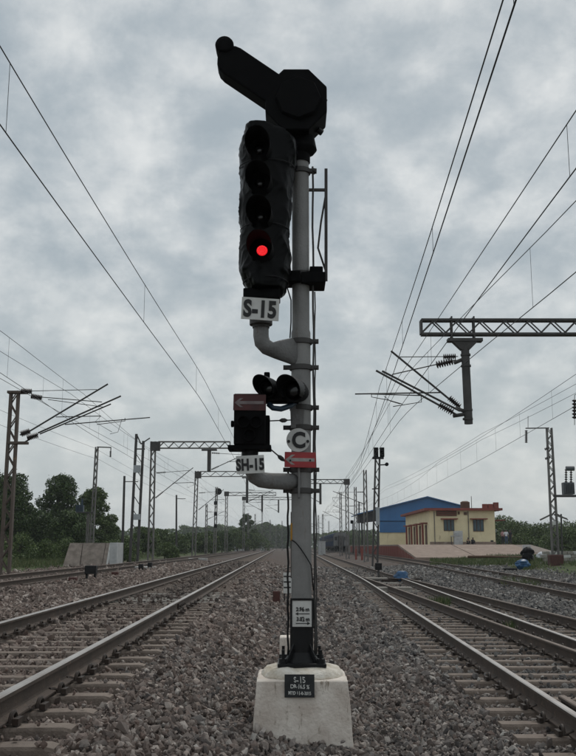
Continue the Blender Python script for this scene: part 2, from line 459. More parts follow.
def ring(c, r, n=24, ax=(0, -1, 0), sx=1.0, sz=1.0):
    """circle of points round c, facing ax (horizontal axis)"""
    ax = Vector(ax).normalized(); up = Vector((0, 0, 1)); x = up.cross(ax).normalized(); y = ax.cross(x)
    return [Vector(c) + x * (math.cos(2 * math.pi * k / n) * r * sx) + y * (math.sin(2 * math.pi * k / n) * r * sz) for k in range(n)]

# ------------------------------------------------------------------ track alignments (metres; Y runs along the line)
HG = 0.8725
def curve(xs, ys, win=6.0):
    off = np.linspace(-win, win, 25)
    def f(Y):
        Y = np.asarray(Y, float)
        return np.mean([np.interp(Y + o, xs, ys) for o in off], axis=0)
    return f
L1c = lambda Y: -2.70 - 0.0075 * np.asarray(Y, float)
L2c = curve([-60, 15, 35, 72, 150, 700], [-8.4, -8.6, -8.8, -8.5, -9.0, -13.5])
R1c = curve([-60, 8, 41.6, 220, 700], [0.588 + HG, 2.39 + HG, 3.28 + HG, 5.2 + HG, 8.4 + HG], 8)
_roff = curve([-60, 46, 700], [106 * 0.04, 0, 0], 2.5)
R2c = lambda Y: R1c(Y) + _roff(Y)
RPc = curve([-60, 27, 74, 120, 200, 700], [6.4, 9.17, 10.67, 11.1, 11.3, 13.0], 10)
ZL, ZR = 0.65, 0.23
zRP = curve([-60, 27, 74, 120, 700], [0.25, 0.25, 0.40, 0.50, 0.50], 10)
BD = 0.245                                       # ballast below rail top
def knots(Y):
    Y = np.asarray(Y, float); one = np.ones_like(Y)
    l1, l2, r1, r2, rp, zp = L1c(Y), L2c(Y), R1c(Y), R2c(Y), RPc(Y), zRP(Y)
    a9, a11 = l1 + 2.75, r1 - 1.9
    X = [-1200 * one, -60 * one, l2 - 6, l2 - 3.0, l2 - 2.0, l2 + 1.9, (l1 + l2) / 2, l1 - 1.9, l1 + 1.75, a9, (a9 + a11) / 2, a11,
         r2 + 1.9, (r2 + rp) / 2, rp - 1.9, rp + 1.9, rp + 3.2, rp + 9.0, 70 * one, 1200 * one]
    Z = [0.3, 0.40, 0.42, 0.30, ZL - BD, ZL - BD, 0.36, ZL - BD, ZL - BD, 0.06, 0.0, ZR - BD, ZR - BD, 0.03, zp - BD, zp - BD, zp - 0.28, 0.45, 0.5, 0.4]
    return X, [z * one for z in Z]
def zg(X, Y):
    X = np.asarray(X, float); Y = np.asarray(Y, float)
    kx, kz = knots(Y)
    z = np.array(kz[0] * np.ones_like(X), float)
    for i in range(len(kx) - 1):
        t = np.clip((X - kx[i]) / np.maximum(kx[i + 1] - kx[i], 1e-6), 0, 1)
        sel = X >= kx[i]
        z = np.where(sel, kz[i] + (kz[i + 1] - kz[i]) * t, z)
    return z
def gz(x, y):
    return float(zg(np.array([x]), np.array([y]))[0])

# ------------------------------------------------------------------ ground: one sheet to the horizon
def build_ground():
    Ys = np.concatenate([np.arange(-60, 0, 4), np.arange(0, 60, 0.5), np.arange(60, 160, 3), np.arange(160, 700, 20), [700, 1000, 1500]])
    sub = [0, 1, 1, 3, 2, 3, 3, 3, 3, 4, 4, 4, 4, 4, 3, 3, 2, 3, 2, 1]
    rows = []
    for Y in Ys:
        kx, kz = knots(np.array([min(Y, 700.0)]))
        xs = []
        for i in range(len(kx) - 1):
            n = max(1, sub[i])
            a, b = kx[i][0], kx[i + 1][0]
            xs += [(a + (b - a) * k / n, i + k / n) for k in range(n)]
        xs.append((kx[-1][0], len(kx) - 1))
        rows.append(xs)
    nc = len(rows[0]); vs, zone = [], []
    for Y, xs in zip(Ys, rows):
        X = np.array([a for a, _ in xs]); Z = zg(X, np.full(nc, min(Y, 700.0)))
        for x, z, (_, k) in zip(X, Z, xs):
            dz = 0.0
            if -40 < x < 40 and -5 < Y < 70:
                dz = 0.022 * mnoise.noise(Vector((x * 1.3, Y * 1.3, 0))) - 0.012
            vs.append((x, Y, z + dz))
            zone.append(min(1.0, max(0.0, (3.2 - k) / 1.0)) if k < 6 else min(1.0, max(0.0, (k - 15.7) / 0.8)))
    fs = [(r * nc + c, r * nc + c + 1, (r + 1) * nc + c + 1, (r + 1) * nc + c) for r in range(len(Ys) - 1) for c in range(nc - 1)]
    me = bpy.data.meshes.new('ground'); me.from_pydata(vs, [], fs)
    me.materials.append(M['ground'])
    a = me.attributes.new('zone', 'FLOAT', 'POINT'); a.data.foreach_set('value', zone)
    me.polygons.foreach_set('use_smooth', [True] * len(me.polygons))
    o = bpy.data.objects.new('ground', me); COL.objects.link(o); o['kind'] = 'structure'
build_ground()

# ------------------------------------------------------------------ railway tracks
RAILP = [(-.0685, 0), (.0685, 0), (.0685, .012), (.014, .030), (.0095, .045), (.0095, .128), (.0335, .138), (.0335, .163), (.026, .172), (-.026, .172), (-.0335, .163), (-.0335, .138), (-.0095, .128), (-.0095, .045), (-.014, .030), (-.0685, .012)]
def rail_mb(fx, fz, y0, y1, sc=1.0):
    ys = list(np.concatenate([np.arange(y0, min(60, y1), 1.0), np.arange(max(60, y0), min(160, y1), 4.0) if y1 > 60 else [], np.arange(160, y1, 16.0) if y1 > 160 else []]))
    ys = [y for y in ys if y < y1 - 0.2] + [y1]
    ys = np.array(ys); X = fx(ys); Z = fz(ys)
    dX = np.gradient(X, ys)
    mb = MB(); n = len(RAILP); vs, fs, mi = [], [], []
    for x, y, z, d in zip(X, ys, Z, dX):
        t = Vector((d, 1, 0)).normalized(); rgt = Vector((t.y, -t.x, 0))
        for a, b in RAILP:
            vs.append(Vector((x, y, z - .172)) + rgt * a * sc + Vector((0, 0, b)))
    for i in range(len(ys) - 1):
        for k in range(n):
            k2 = (k + 1) % n
            fs.append((i * n + k, i * n + k2, (i + 1) * n + k2, (i + 1) * n + k)); mi.append(1 if k in (7, 8, 9) else 0)
    fs.append(tuple(range(n))); mi.append(0)
    fs.append(tuple(range((len(ys) - 1) * n, len(ys) * n))); mi.append(0)
    mb.v, mb.f, mb.m = vs, fs, mi
    return mb
def sleeper_mb(length, wt=0.16, wb=0.24, h=0.20):
    """prestressed concrete sleeper, flared underside, slightly dished waist; top at z=0"""
    mb = MB(); rings = []
    hl = length / 2
    for x, dz, k in ((-hl, -.012, .94), (-hl + .05, 0, 1), (-HG - .25, 0, 1), (-.45, -.022, .92), (.45, -.022, .92), (HG + .25, 0, 1), (hl - .05, 0, 1), (hl, -.012, .94)):
        rings.append([(x, -wb / 2 * k, -h), (x, wb / 2 * k, -h), (x, (wt / 2 + .012) * k, dz - .02), (x, wt / 2 * k, dz), (x, -wt / 2 * k, dz), (x, -(wt / 2 + .012) * k, dz - .02)])
    return mb.loft(rings)
def clip_mb():
    """sprung steel e-clip bowed over the rail foot, on its cast insert"""
    mb = MB(); pts = []
    for k in range(9):
        a = math.pi * k / 8
        pts.append((0.02 + 0.006 * k / 8, -0.042 * math.cos(a), 0.005 + 0.048 * math.sin(a)))
    pts.append((-0.03, 0.03, 0.016)); pts.append((-0.045, 0.0, 0.018))
    mb.tube(pts, 0.0115, 6)
    mb.box((0.045, 0, 0.012), (0.03, 0.09, 0.03))
    return mb
ORG0 = Vector((0, 0, 0))
SLP = {m: mesh_from(sleeper_mb(2.75), 'sleeper', m, ORG0, False) for m in ('sleeper_concrete', 'sleeper_pale')}
_c = clip_mb(); _c.v = [v * 1.35 for v in _c.v]
CLIP = mesh_from(_c, 'rail_clip', 'clip_steel', ORG0, 40)
def add_clips(slp, xs):
    for x in xs:
        for s in (-1, 1):
            share(CLIP, 'rail_clip', slp, (x + s * 0.075, 0, 0.012), 0 if s > 0 else math.pi)
def far_sleepers(trk, fc, fz, y0, y1, step=0.65, mat='sleeper_concrete'):
    mb = MB()
    for y in np.arange(y0, y1, step):
        x = float(fc(y)); z = float(fz(y)) - .19
        mb.box((x, y, z - .06), (2.75, .24, .12))
    o = part(mb, 'far_sleepers', mat, trk, fix=False); o['kind'] = 'stuff'
def make_track(name, label, fc, fz, rails, y_first, y_near, y_far, clip_to, top, pale=()):
    t = thing(name, label, 'railway track', (float(fc(0)), 0, float(fz(np.array([0.0]))[0]) - 0.39))
    o = Vector(t.location)
    for s in rails:
        part(rail_mb(lambda y: fc(y) + s * HG, fz, -12, 640), 'rail', ['rail_rust', top], t)
    y = y_first
    k = 0
    while y < y_near:
        z = float(fz(np.array([y]))[0]) - .19
        s = share(SLP['sleeper_pale' if k in pale else 'sleeper_concrete'], 'sleeper', t, Vector((float(fc(y)), y, z)) - o, random.uniform(-.012, .012))
        s.location.z += random.uniform(-.010, .006); s.location.x += random.uniform(-.03, .03)
        if y < clip_to:
            add_clips(s, (-HG, HG))
        y += 0.62 + random.uniform(-.03, .03); k += 1
    far_sleepers(t, fc, fz, y_near + .3, y_far)
    return t
cz = lambda v: (lambda Y: np.full_like(np.asarray(Y, float), v))
tL1 = make_track('railway_track', 'straight track left of the signal with bright rails and concrete sleepers', L1c, cz(ZL), (-1, 1), 3.2, 46, 160, 19, 'rail_steel', pale=(27, 28, 29, 30, 31, 33))
# fish-plated joint and bonding rod on the near left track
mb = MB()
for s in (-1, 1):
    mb.box((float(L1c(17)) + HG + s * .03, 17, ZL - .085), (.022, .9, .075))
    for k in range(4):
        mb.tube([(float(L1c(17)) + HG + s * .045, 16.65 + k * .23, ZL - .085), (float(L1c(17)) + HG + s * .075, 16.65 + k * .23, ZL - .085)], .018, 6)
part(mb, 'fish_plate', 'clip_steel', tL1)
tL2 = make_track('railway_track', 'rusty track at far left, in front of the trees', L2c, cz(ZL), (-1, 1), 12, 60, 160, 0, 'rail_dull')
tRP = make_track('railway_track', 'rusty outer right track running along the platform', RPc, zRP, (-1, 1), 16, 60, 200, 0, 'rail_dull')
def make_turnout():
    t = thing('railway_turnout', 'turnout right of the signal where two tracks merge into one', 'railway turnout', (float(R1c(0)), 0, ZR - .39))
    o = Vector(t.location); zf = cz(ZR)
    part(rail_mb(lambda y: R1c(y) - HG, zf, -12, 640), 'stock_rail', ['rail_rust', 'rail_steel'], t)
    part(rail_mb(lambda y: R2c(y) + HG, zf, -12, 640), 'stock_rail', ['rail_rust', 'rail_dull'], t)
    part(rail_mb(lambda y: R2c(y) - HG, zf, 4.4, 43.4), 'switch_rail', ['rail_rust', 'rail_dull'], t)
    part(rail_mb(lambda y: R1c(y) + HG, zf, 4.4, 43.4), 'switch_rail', ['rail_rust', 'rail_steel'], t)
    part(rail_mb(lambda y: R1c(y) - HG + .125, cz(ZR + .012), 2.6, 8.9), 'check_rail', ['rail_rust', 'rail_dull'], t)
    y = 4.2; k = 0
    while y < 47:
        off = float(_roff(y)); ln = 2.75 + off
        cx = float(R1c(y)) + off / 2
        mb = MB(); hl = ln / 2; wd = .24 if k % 1 == 0 else .24
        rings = []
        for x, q in ((-hl, .95), (-hl + .04, 1), (hl - .04, 1), (hl, .95)):
            rings.append([(x, -.125 * q, -.2), (x, .125 * q, -.2), (x, .092 * q, -.02), (x, .08 * q, 0), (x, -.08 * q, 0), (x, -.092 * q, -.02)])
        mb.loft(rings)
        pale = k in (45, 56, 57)
        me = mesh_from(mb, 'sleeper', 'sleeper_pale' if pale else 'sleeper_concrete', ORG0, False)
        s = share(me, 'sleeper', t, Vector((cx, y, ZR - .19 + random.uniform(-.008, .006) + (.02 if pale else 0))) - o, random.uniform(-.008, .008))
        if y < 20:
            add_clips(s, [float(R1c(y)) - HG - cx, float(R2c(y)) - HG - cx, float(R1c(y)) + HG - cx, float(R2c(y)) + HG - cx])
        y += 0.64 + random.uniform(-.02, .02); k += 1
    far_sleepers(t, R1c, zf, 47.3, 180)
    # wide pale covers over the switch rods
    for yy in (33.6, 43.5):
        part(MB().box((float(R1c(yy)) - .15, yy, ZR - .12), (1.25, .5, .12)), 'rod_cover', 'sleeper_pale', t, bev=.02)
    mb = MB()
    yy = 41.9
    mb.bar((float(R1c(yy)) - .8, yy, ZR - .12), (float(R1c(yy)) + 1.9, yy, ZR - .08), .06)
    part(mb, 'switch_rod', 'clip_steel', t)
    return t
make_turnout()

# ------------------------------------------------------------------ ballast stones (uncountable gravel)
def on_sleeper_mask(x, y):
    # leave sleeper tops and rails of the two near tracks mostly bare
    bad = np.zeros_like(x, bool)
    for o in list(tL1.children) + [c for r in COL.objects if r.name.startswith('railway_turnout') for c in r.children]:
        if not o.name.startswith('sleeper'):
            continue
        p = Vector(root_of(o).location) + o.location
        hl = max(v[0] for v in o.bound_box)
        bad |= (np.abs(y - p.y) < 0.135) & (np.abs(x - p.x) < hl + 0.0)
    for f in (lambda Y: L1c(Y) - HG, lambda Y: L1c(Y) + HG, lambda Y: R1c(Y) - HG, lambda Y: R2c(Y) + HG):
        bad |= np.abs(x - f(y)) < 0.10
    return bad
def stones():
    allp, alls, allt, allo = [], [], [], []
    for (y0, y1, hw0, hw1, dens, size) in ((4.2, 11, 4.0, 6.0, 1750, .0178), (11, 20, 5.4, 9.2, 760, .0255), (20, 40, 9.2, 16.5, 300, .034), (40, 70, 15, 19, 105, .050)):
        area = (y1 - y0) * 2 * hw1
        n = int(area * dens)
        x = rng.uniform(-hw1, hw1, n); y = rng.uniform(y0, y1, n)
        keep = np.abs(x) < hw0 + (hw1 - hw0) * (y - y0) / (y1 - y0)
        x, y = x[keep], y[keep]
        # ballast only: left shoulder of far left track to right shoulder of platform track
        keep = (x > L2c(y) - 3.4 - rng.exponential(.5, len(x))) & (x < RPc(y) + 3.2 + rng.exponential(.7, len(x)))
        # hole for the signal foundation
        keep &= ~((np.abs(x - .12) < .40) & (np.abs(y - 8.02) < .40))
        x, y = x[keep], y[keep]
        bad = on_sleeper_mask(x, y)
        keep = ~bad | (rng.random(len(x)) < 0.02)
        inner = (np.abs(x - L1c(y)) < 1.40) | ((x > R1c(y) - 1.40) & (x < R2c(y) + 1.40))
        x, y, bad, inner = x[keep], y[keep], bad[keep], inner[keep]
        s = size * np.exp(np.clip(rng.normal(0, .42, len(x)), -1, .85))
        z = zg(x, y) + s * rng.uniform(-.25, .55, len(x)) + rng.exponential(.010, len(x))
        s = np.where(inner, s * .85, s)
        z = np.where(inner, z - .020, z)
        z = np.where(bad, zg(x, y) + .075, z)
        # dusty brown on the old left side, greyer on the right
        tone = np.clip(.66 - x * .17 + rng.normal(0, .22, len(x)) + .15 * np.sin(x * 1.1 + y * .6), 0, 1)
        oil = np.exp(-((x - L1c(y)) / .75) ** 2) * np.clip((y - 15) / 6, 0, 1) * .60 + np.exp(-((x - R1c(y) - .3) / .9) ** 2) * .22
        oil = oil + .18 * np.clip([mnoise.noise(Vector((a * .9, b * .9, 9))) for a, b in zip(x, y)], 0, 1)
        allp.append(np.stack([x, y, z], 1)); alls.append(s); allt.append(tone); allo.append(np.clip(oil, 0, .8))
    p = np.concatenate(allp); s = np.concatenate(alls); tone = np.concatenate(allt); n = len(p)
    me = bpy.data.meshes.new('ballast_stones'); me.vertices.add(n); me.vertices.foreach_set('co', p.astype(np.float32).ravel())
    def attr(name, ty, data, key):
        a = me.attributes.new(name, ty, 'POINT'); a.data.foreach_set(key, data.ravel())
    attr('rot', 'FLOAT_VECTOR', rng.uniform(0, 6.28, (n, 3)).astype(np.float32), 'vector')
    sc3 = s[:, None] * np.stack([rng.uniform(.8, 1.45, n), rng.uniform(.7, 1.15, n), rng.uniform(.45, .9, n)], 1)
    attr('size3', 'FLOAT_VECTOR', sc3.astype(np.float32), 'vector')
    attr('tone', 'FLOAT', tone.astype(np.float32), 'value')
    attr('oil', 'FLOAT', np.concatenate(allo).astype(np.float32), 'value')
    attr('pick', 'INT', rng.integers(0, 8, n).astype(np.int32), 'value')
    o = bpy.data.objects.new('ballast_stones', me); COL.objects.link(o)
    o['kind'] = 'stuff'; o['label'] = 'loose crushed grey and brown ballast stones around the tracks'; o['category'] = 'gravel'
    g = bpy.data.node_groups.new('stones', 'GeometryNodeTree')
    g.interface.new_socket('Geometry', in_out='INPUT', socket_type='NodeSocketGeometry')
    g.interface.new_socket('Geometry', in_out='OUTPUT', socket_type='NodeSocketGeometry')
    N = g.nodes.new; L = g.links.new
    gi, go = N('NodeGroupInput'), N('NodeGroupOutput')
    join = N('GeometryNodeJoinGeometry'); 
    for k in range(8):
        ico = N('GeometryNodeMeshIcoSphere'); ico.inputs['Radius'].default_value = 1.0; ico.inputs['Subdivisions'].default_value = 1
        pos = N('GeometryNodeInputPosition')
        ad = N('ShaderNodeVectorMath'); ad.operation = 'ADD'; ad.inputs[1].default_value = (k * 7.3, k * 3.1, k * 5.7)
        L(pos.outputs[0], ad.inputs[0])
        vo = N('ShaderNodeTexWhiteNoise'); vo.noise_dimensions = '3D'
        L(ad.outputs[0], vo.inputs['Vector'])
        # every corner pushed its own way: sharp crushed shapes
        mr = N('ShaderNodeMapRange'); mr.inputs[1].default_value = 0.0; mr.inputs[2].default_value = 1.0
        mr.inputs[3].default_value = 0.55; mr.inputs[4].default_value = 1.45
        L(vo.outputs['Value'], mr.inputs[0])
        sc_ = N('ShaderNodeVectorMath'); sc_.operation = 'SCALE'
        L(pos.outputs[0], sc_.inputs[0]); L(mr.outputs[0], sc_.inputs['Scale'])
        sp = N('GeometryNodeSetPosition'); L(ico.outputs[0], sp.inputs[0]); L(sc_.outputs[0], sp.inputs['Position'])
        ch = N('GeometryNodeConvexHull'); L(sp.outputs[0], ch.inputs[0])
        sh = N('GeometryNodeSetShadeSmooth'); sh.inputs['Shade Smooth'].default_value = False
        L(ch.outputs[0], sh.inputs[0])
        mt = N('GeometryNodeSetMaterial'); mt.inputs['Material'].default_value = M['ballast_stone']
        L(sh.outputs[0], mt.inputs[0])
        g2 = N('GeometryNodeGeometryToInstance'); L(mt.outputs[0], g2.inputs[0])
        L(g2.outputs[0], join.inputs[0])
    iop = N('GeometryNodeInstanceOnPoints')
    L(gi.outputs[0], iop.inputs['Points']); L(join.outputs[0], iop.inputs['Instance'])
    iop.inputs['Pick Instance'].default_value = True
    def na(name, ty):
        q = N('GeometryNodeInputNamedAttribute'); q.data_type = ty; q.inputs['Name'].default_value = name
        return q.outputs['Attribute']
    L(na('pick', 'INT'), iop.inputs['Instance Index'])
    L(na('size3', 'FLOAT_VECTOR'), iop.inputs['Scale'])
    er = N('FunctionNodeEulerToRotation'); L(na('rot', 'FLOAT_VECTOR'), er.inputs[0]); L(er.outputs[0], iop.inputs['Rotation'])
    L(iop.outputs[0], go.inputs[0])
    md = o.modifiers.new('stones', 'NODES'); md.node_group = g
stones()
# ------------------------------------------------------------------ the signal
SX, SY = 0.115, 8.0
def signal():
    t = thing('railway_signal', 'tall grey signal post lettered S-15 with black-sheeted head and one red light', 'railway signal', (SX, SY, 0.0))
    # --- foundation block
    def rect(z, x0, x1, y0, y1):
        return [(x0, y0, z), (x1, y0, z), (x1, y1, z), (x0, y1, z)]
    mb = MB(); n = 9
    zs = np.linspace(-.25, .535, 12)
    rings = []
    for z in zs:
        k = (z - 0) / .535
        hx = .408 - .040 * k; hy = .40 - .040 * k
        pts = []
        for i in range(40):
            s_, u = divmod(i, 10); u = u / 10
            c = [(-1 + 2 * u, -1), (1, -1 + 2 * u), (1 - 2 * u, 1), (-1, 1 - 2 * u)][s_]
            # corners rounded and chipped
            r_ = 1 - .012 * (abs(c[0]) * abs(c[1])) ** 12
            p = Vector((SX + c[0] * hx * r_, SY + c[1] * hy * r_, z))
            nz = mnoise.noise(p * 6) * .008 + mnoise.noise(p * 22) * .004
            d = Vector((c[0], c[1], 0)).normalized()
            pts.append(p + d * nz)
        rings.append(pts)
    top = [p + Vector((0, 0, .008)) + (Vector((SX, SY, 0)) - Vector((p.x, p.y, 0))) * .03 for p in rings[-1]]
    rings.append(top)
    mb.loft(rings)
    blk = part(mb, 'foundation_block', 'whitewash', t, 35)
    # --- round mortar pad
    mb = MB(); rings = []
    for r_, z in ((.345, .53), (.34, .560), (.30, .600), (.22, .622)):
        rr = []
        for k in range(36):
            a = 2 * math.pi * k / 36
            q = r_ * (1 + .03 * math.sin(3 * a + 1) + .02 * math.sin(7 * a)) / max(abs(math.cos(a)), abs(math.sin(a))) ** .35
            q = min(q, .345)
            rr.append((SX + math.cos(a) * q, SY + math.sin(a) * q, z + .008 * math.sin(5 * a)))
        rings.append(rr)
    mb.loft(rings)
    part(mb, 'mortar_pad', 'rough_mortar', t, True)
    # --- flange and bolts
    mb = MB().box((SX, SY, .638), (.40, .40, .028))
    fl = part(mb, 'base_flange', 'black_paint', t, bev=.004)
    for sx in (-1, 1):
        for sy in (-1, 1):
            b = MB().tube([(SX + sx * .155, SY + sy * .155, .65), (SX + sx * .155, SY + sy * .155, .76)], .013, 8)
            b.tube([(SX + sx * .155, SY + sy * .155, .652), (SX + sx * .155, SY + sy * .155, .69)], .034, 6)
            part(b, 'anchor_bolt', 'black_paint', fl)
    mb = MB()
    mb.tube([(SX, SY, .65), (SX, SY, .69), (SX, SY, .73)], [.155, .125, .10], 20)
    for k in range(4):
        a = R(45 + 90 * k); d = Vector((math.cos(a), math.sin(a), 0)); q = Vector((-d.y, d.x, 0))
        b = Vector((SX, SY, .65))
        mb.prism([b + d * .08 - q * .006, b + d * .19 - q * .006, b + d * .09 + Vector((0, 0, .16)) - q * .006], q, .012)
    part(mb, 'base_collar', 'black_paint', fl, 35)
    # --- post in two lengths
    ztop = P(300, 160, SY).z
    zb = P(300, 601, SY).z
    mb = MB().tube([(SX, SY, .65), (SX, SY, zb)], .098, 28)
    part(mb, 'post_sleeve', 'black_paint', t, 40)
    zmid = P(300, 333, SY).z
    part(MB().tube([(SX, SY, zb - .02), (SX, SY, zmid), (SX, SY, zmid + .03), (SX, SY, ztop)], [.086, .086, .078, .078], 32), 'post', 'grey_paint', t, 40)
    # --- distance plate on the sleeve
    c = P(302, 613.5, SY - .105)
    pl = part(MB().box(c, (.165, .006, .215)), 'distance_plate', 'white_plate', t, bev=.002)
    fr = MB()
    for dx, dz, w_, h_ in ((0, .115, .195, .018), (-.09, -.005, .016, .225), (.09, -.005, .016, .225)):
        fr.box(c + Vector((dx, -.002, dz)), (w_, .014, h_))
    part(fr, 'plate_frame', 'black_paint', pl)
    letters('2.96 m', .046, 'letter_black', pl, 'lettering', c + Vector((.005, -.0045, .035)), bold=.0016, xs=.86, wob=.15)
    letters('3.02 m', .046, 'letter_black', pl, 'lettering', c + Vector((.008, -.0045, -.045)), bold=.0016, xs=.86, wob=.15)
    for sgn, dz in ((-1, .0), (1, -.078)):
        a = MB(); q = c + Vector((.006, -.0045, dz - .002))
        a.box(q, (.115, .003, .006))
        a.prism([q + Vector((sgn * .062, -.002, 0)), q + Vector((sgn * .038, -.002, .013)), q + Vector((sgn * .038, -.002, -.013))], (0, 1, 0), .0035)
        part(a, 'arrow', 'letter_black', pl)
    # --- black number board on the block
    c = P(299.5, 686, SY - .392); c.y = SY - .388
    rot = Matrix.Rotation(R(-4.3), 3, 'X')
    bd = part(MB().box(c, (.238, .012, .175), rot), 'number_board', 'board_black', blk, bev=.002)
    nrm = rot @ Vector((0, -.008, 0))
    for i, (tx, sz, dz, dx, tl) in enumerate((('S-15', .066, .046, .0, 0), ('DR-16.5 %', .042, -.004, .004, .05), ('MTD 11-8-2015', .034, -.054, .002, .03))):
        letters(tx, sz, 'letter_white', bd, 'lettering', c + nrm + rot @ Vector((dx, 0, dz)), rot, bold=.0010, xs=.82, tilt=tl, depth=.001, wob=.16)
    # --- cable pipes up the right and left of the post
    for dx, dy, r_, y0, y1, mt_ in ((.112, -.03, .0095, 655, 168, 'galv_dark'), (.128, .06, .006, 655, 290, 'galv_dark'), (-.115, -.02, .009, 655, 470, 'black_paint')):
        mb = MB(); pts = []
        for k in range(25):
            y_ = y0 + (y1 - y0) * k / 24
            z = P(300, y_, SY).z
            pts.append((SX + dx + .004 * math.sin(k * 1.7), SY + dy, z))
        mb.tube(pts, r_, 7)
        part(mb, 'cable_pipe', mt_, t, True)
    mb = MB(); pts = [(SX - .085, SY - .03, P(0, 540, SY).z)]
    for k in range(8):
        a = k / 7
        pts.append((SX - .07 + .15 * a, SY - .088 - .012 * math.sin(a * 3.1), P(0, 541 + 24 * a * a ** .3, SY).z))
    pts.append((SX + .10, SY - .05, P(0, 590, SY).z))
    part(MB().tube(pts, .005, 6), 'loose_cable', 'black_paint', t, True)
    part(MB().box((SX - .085, SY - .02, P(0, 532, SY).z), (.016, .03, .15)), 'warning_strip', 'yellow_paint', t)
    part(MB().box((SX - .082, SY + .02, (P(0, 515, SY).z + P(0, 575, SY).z) / 2), (.02, .03, .56)), 'side_strap', 'mast_rust', t)
    # --- clamps round the post
    def clamp(yp, r_=.088, lug=(-1,), name='clamp', h=.05):
        z = P(300, yp, SY).z; mb = MB()
        rings = [[(SX + math.cos(2 * math.pi * k / 28) * q, SY + math.sin(2 * math.pi * k / 28) * q, zz) for k in range(28)] for q, zz in ((r_, z - h / 2), (r_ + .014, z - h / 2 + .004), (r_ + .014, z + h / 2 - .004), (r_, z + h / 2))]
        mb.loft(rings)
        for s in lug:
            mb.box((SX + s * (r_ + .035), SY - .02, z), (.07, .045, h * .7))
            mb.tube([(SX + s * (r_ + .045), SY - .06, z), (SX + s * (r_ + .045), SY + .03, z)], .014, 8)
        return part(mb, name, 'galv_dark', t, 40)
    for yp, lg in ((172, (1,)), (275, (1, -1)), (342, (1,)), (368, (-1, 1)), (408, (1,)), (428, (-1, 1)), (470, (-1, 1)), (491, (-1, 1))):
        clamp(yp, .079 if yp < 330 else .087, lg)
    # --- small ladder arm on the right
    mb = MB(); Y = SY + .05
    a, b = P(326, 169, Y), P(326, 281, Y)
    mb.bar(a, b, .028, .028)
    mb.bar(P(306, 190, Y), P(326, 190, Y), .024, .024)
    part(mb, 'guard_rail', 'galv_dark', t)
    part(MB().tube([P(325.5, 196, Y), P(321, 222, Y + .02), P(318, 248, Y), P(326, 272, Y)], .009, 6), 'stay_rod', 'galv_dark', t, True)
    mb = MB().box((P(313, 281, SY).x, SY + .02, P(313, 281, SY).z), (.22, .30, .10)); mb.box((P(316, 273, SY).x, SY, P(316, 273, SY).z), (.12, .2, .07))
    part(mb, 'foot_bracket', 'black_matt', t, bev=.01)
    part(MB().box((P(290, 280, SY).x, SY - .02, P(290, 280, SY).z), (.19, .24, .10)), 'head_bracket', 'black_matt', t, bev=.012)
    part(MB().tube([P(287, 287, SY - .1), P(291, 300, SY - .1), P(291, 322, SY - .1), P(290, 338, SY - .1)], .006, 6), 'drop_cable', 'black_paint', t, True)
    # --- post cap and neck of the route indicator
    mb = MB()
    mb.tube([(SX, SY, ztop - .03), (SX, SY, ztop + .06)], .090, 24)
    mb.tube([(SX, SY, ztop + .05), (SX + .005, SY, ztop + .10), (SX + .03, SY, ztop + .135), (SX + .03, SY, ztop + .22)], [.085, .125, .13, .10], 20)
    part(mb, 'post_cap', 'black_matt', t, 40)
    # --- route indicator drum (octagon) with one arm
    dc = P(296, 107, SY - .05)
    mb = MB(); rad = .305
    pl_ = [Vector((dc.x + math.cos(R(22.5 + 45 * k)) * rad * (1.0 if k not in (5,) else 1.0), dc.y - .16, dc.z + math.sin(R(22.5 + 45 * k)) * rad * 1.06)) for k in range(8)]
    mb.prism(pl_, (0, 1, 0), .34)
    ri = part(mb, 'route_indicator', 'black_matt', t, bev=.015)
    mb = MB(); cx = dc + Vector((.02, -.17, .0))
    mb.loft([ring(cx, .215, 8), ring(cx + Vector((0, -.035, 0)), .20, 8)])
    part(mb, 'indicator_lid', 'black_matt', ri, bev=.006)
    mb = MB()
    for px, py, r_ in ((321, 131, .03), (325, 100, .025), (293, 75, .018)):
        q = P(px, py, SY - .02)
        mb.tube([q - Vector((.03, 0, -.01)), q + Vector((.01, .02, -.01))], r_, 8)
    part(mb, 'hinge', 'black_paint', ri)
    # arm: capsule box reaching up and left, hood at its end
    a0, a1 = P(274, 93, SY - .12), P(232.5, 65, SY - .18)
    d = (a1 - a0).normalized(); up = d.cross(Vector((0, 1, 0))).normalized()
    if up.z < 0: up = -up
    hw = .147
    out = []
    for k in range(9):
        an = -math.pi / 2 + math.pi * k / 8
        out.append(a1 + d * (math.cos(an) * hw * .9) + up * (math.sin(an) * hw))
    for k in range(9):
        an = math.pi / 2 + math.pi * k / 8
        out.append(a0 + d * (math.cos(an) * hw * .55) + up * (math.sin(an) * hw))
    mb = MB().prism([p + Vector((0, -.09, 0)) for p in out], (0, 1, 0), .20)
    arm = part(mb, 'indicator_arm', 'black_matt', ri, bev=.018)
    hc = P(225, 49, SY - .20)
    mb = MB().loft([ring(hc + Vector((0, .14, -.03)), .070, 20), ring(hc + Vector((0, .04, 0)), .084, 20), ring(hc + Vector((0, -.07, .0)), .086, 20), ring(hc + Vector((0, -.09, .0)), .078, 20), ring(hc + Vector((0, -.095, 0)), .04, 20)])
    part(mb, 'lamp_hood', 'black_matt', ri, True)
    # --- main head, bagged in black sheet
    rows = [(124, 252, 266), (126, 248, 270), (131, 245, 275), (137, 244, 290), (142, 243, 296), (150, 240, 297), (160, 239.5, 297), (172, 240, 294), (185, 241, 292.5), (198, 240, 291), (212, 239.5, 292), (222, 239, 291), (232, 241, 289), (240, 240.5, 288.5), (250, 239.5, 290.5), (262, 239, 291), (272, 239.5, 291), (281, 242, 289), (288, 246, 287), (293, 250, 285), (297, 254, 282)]
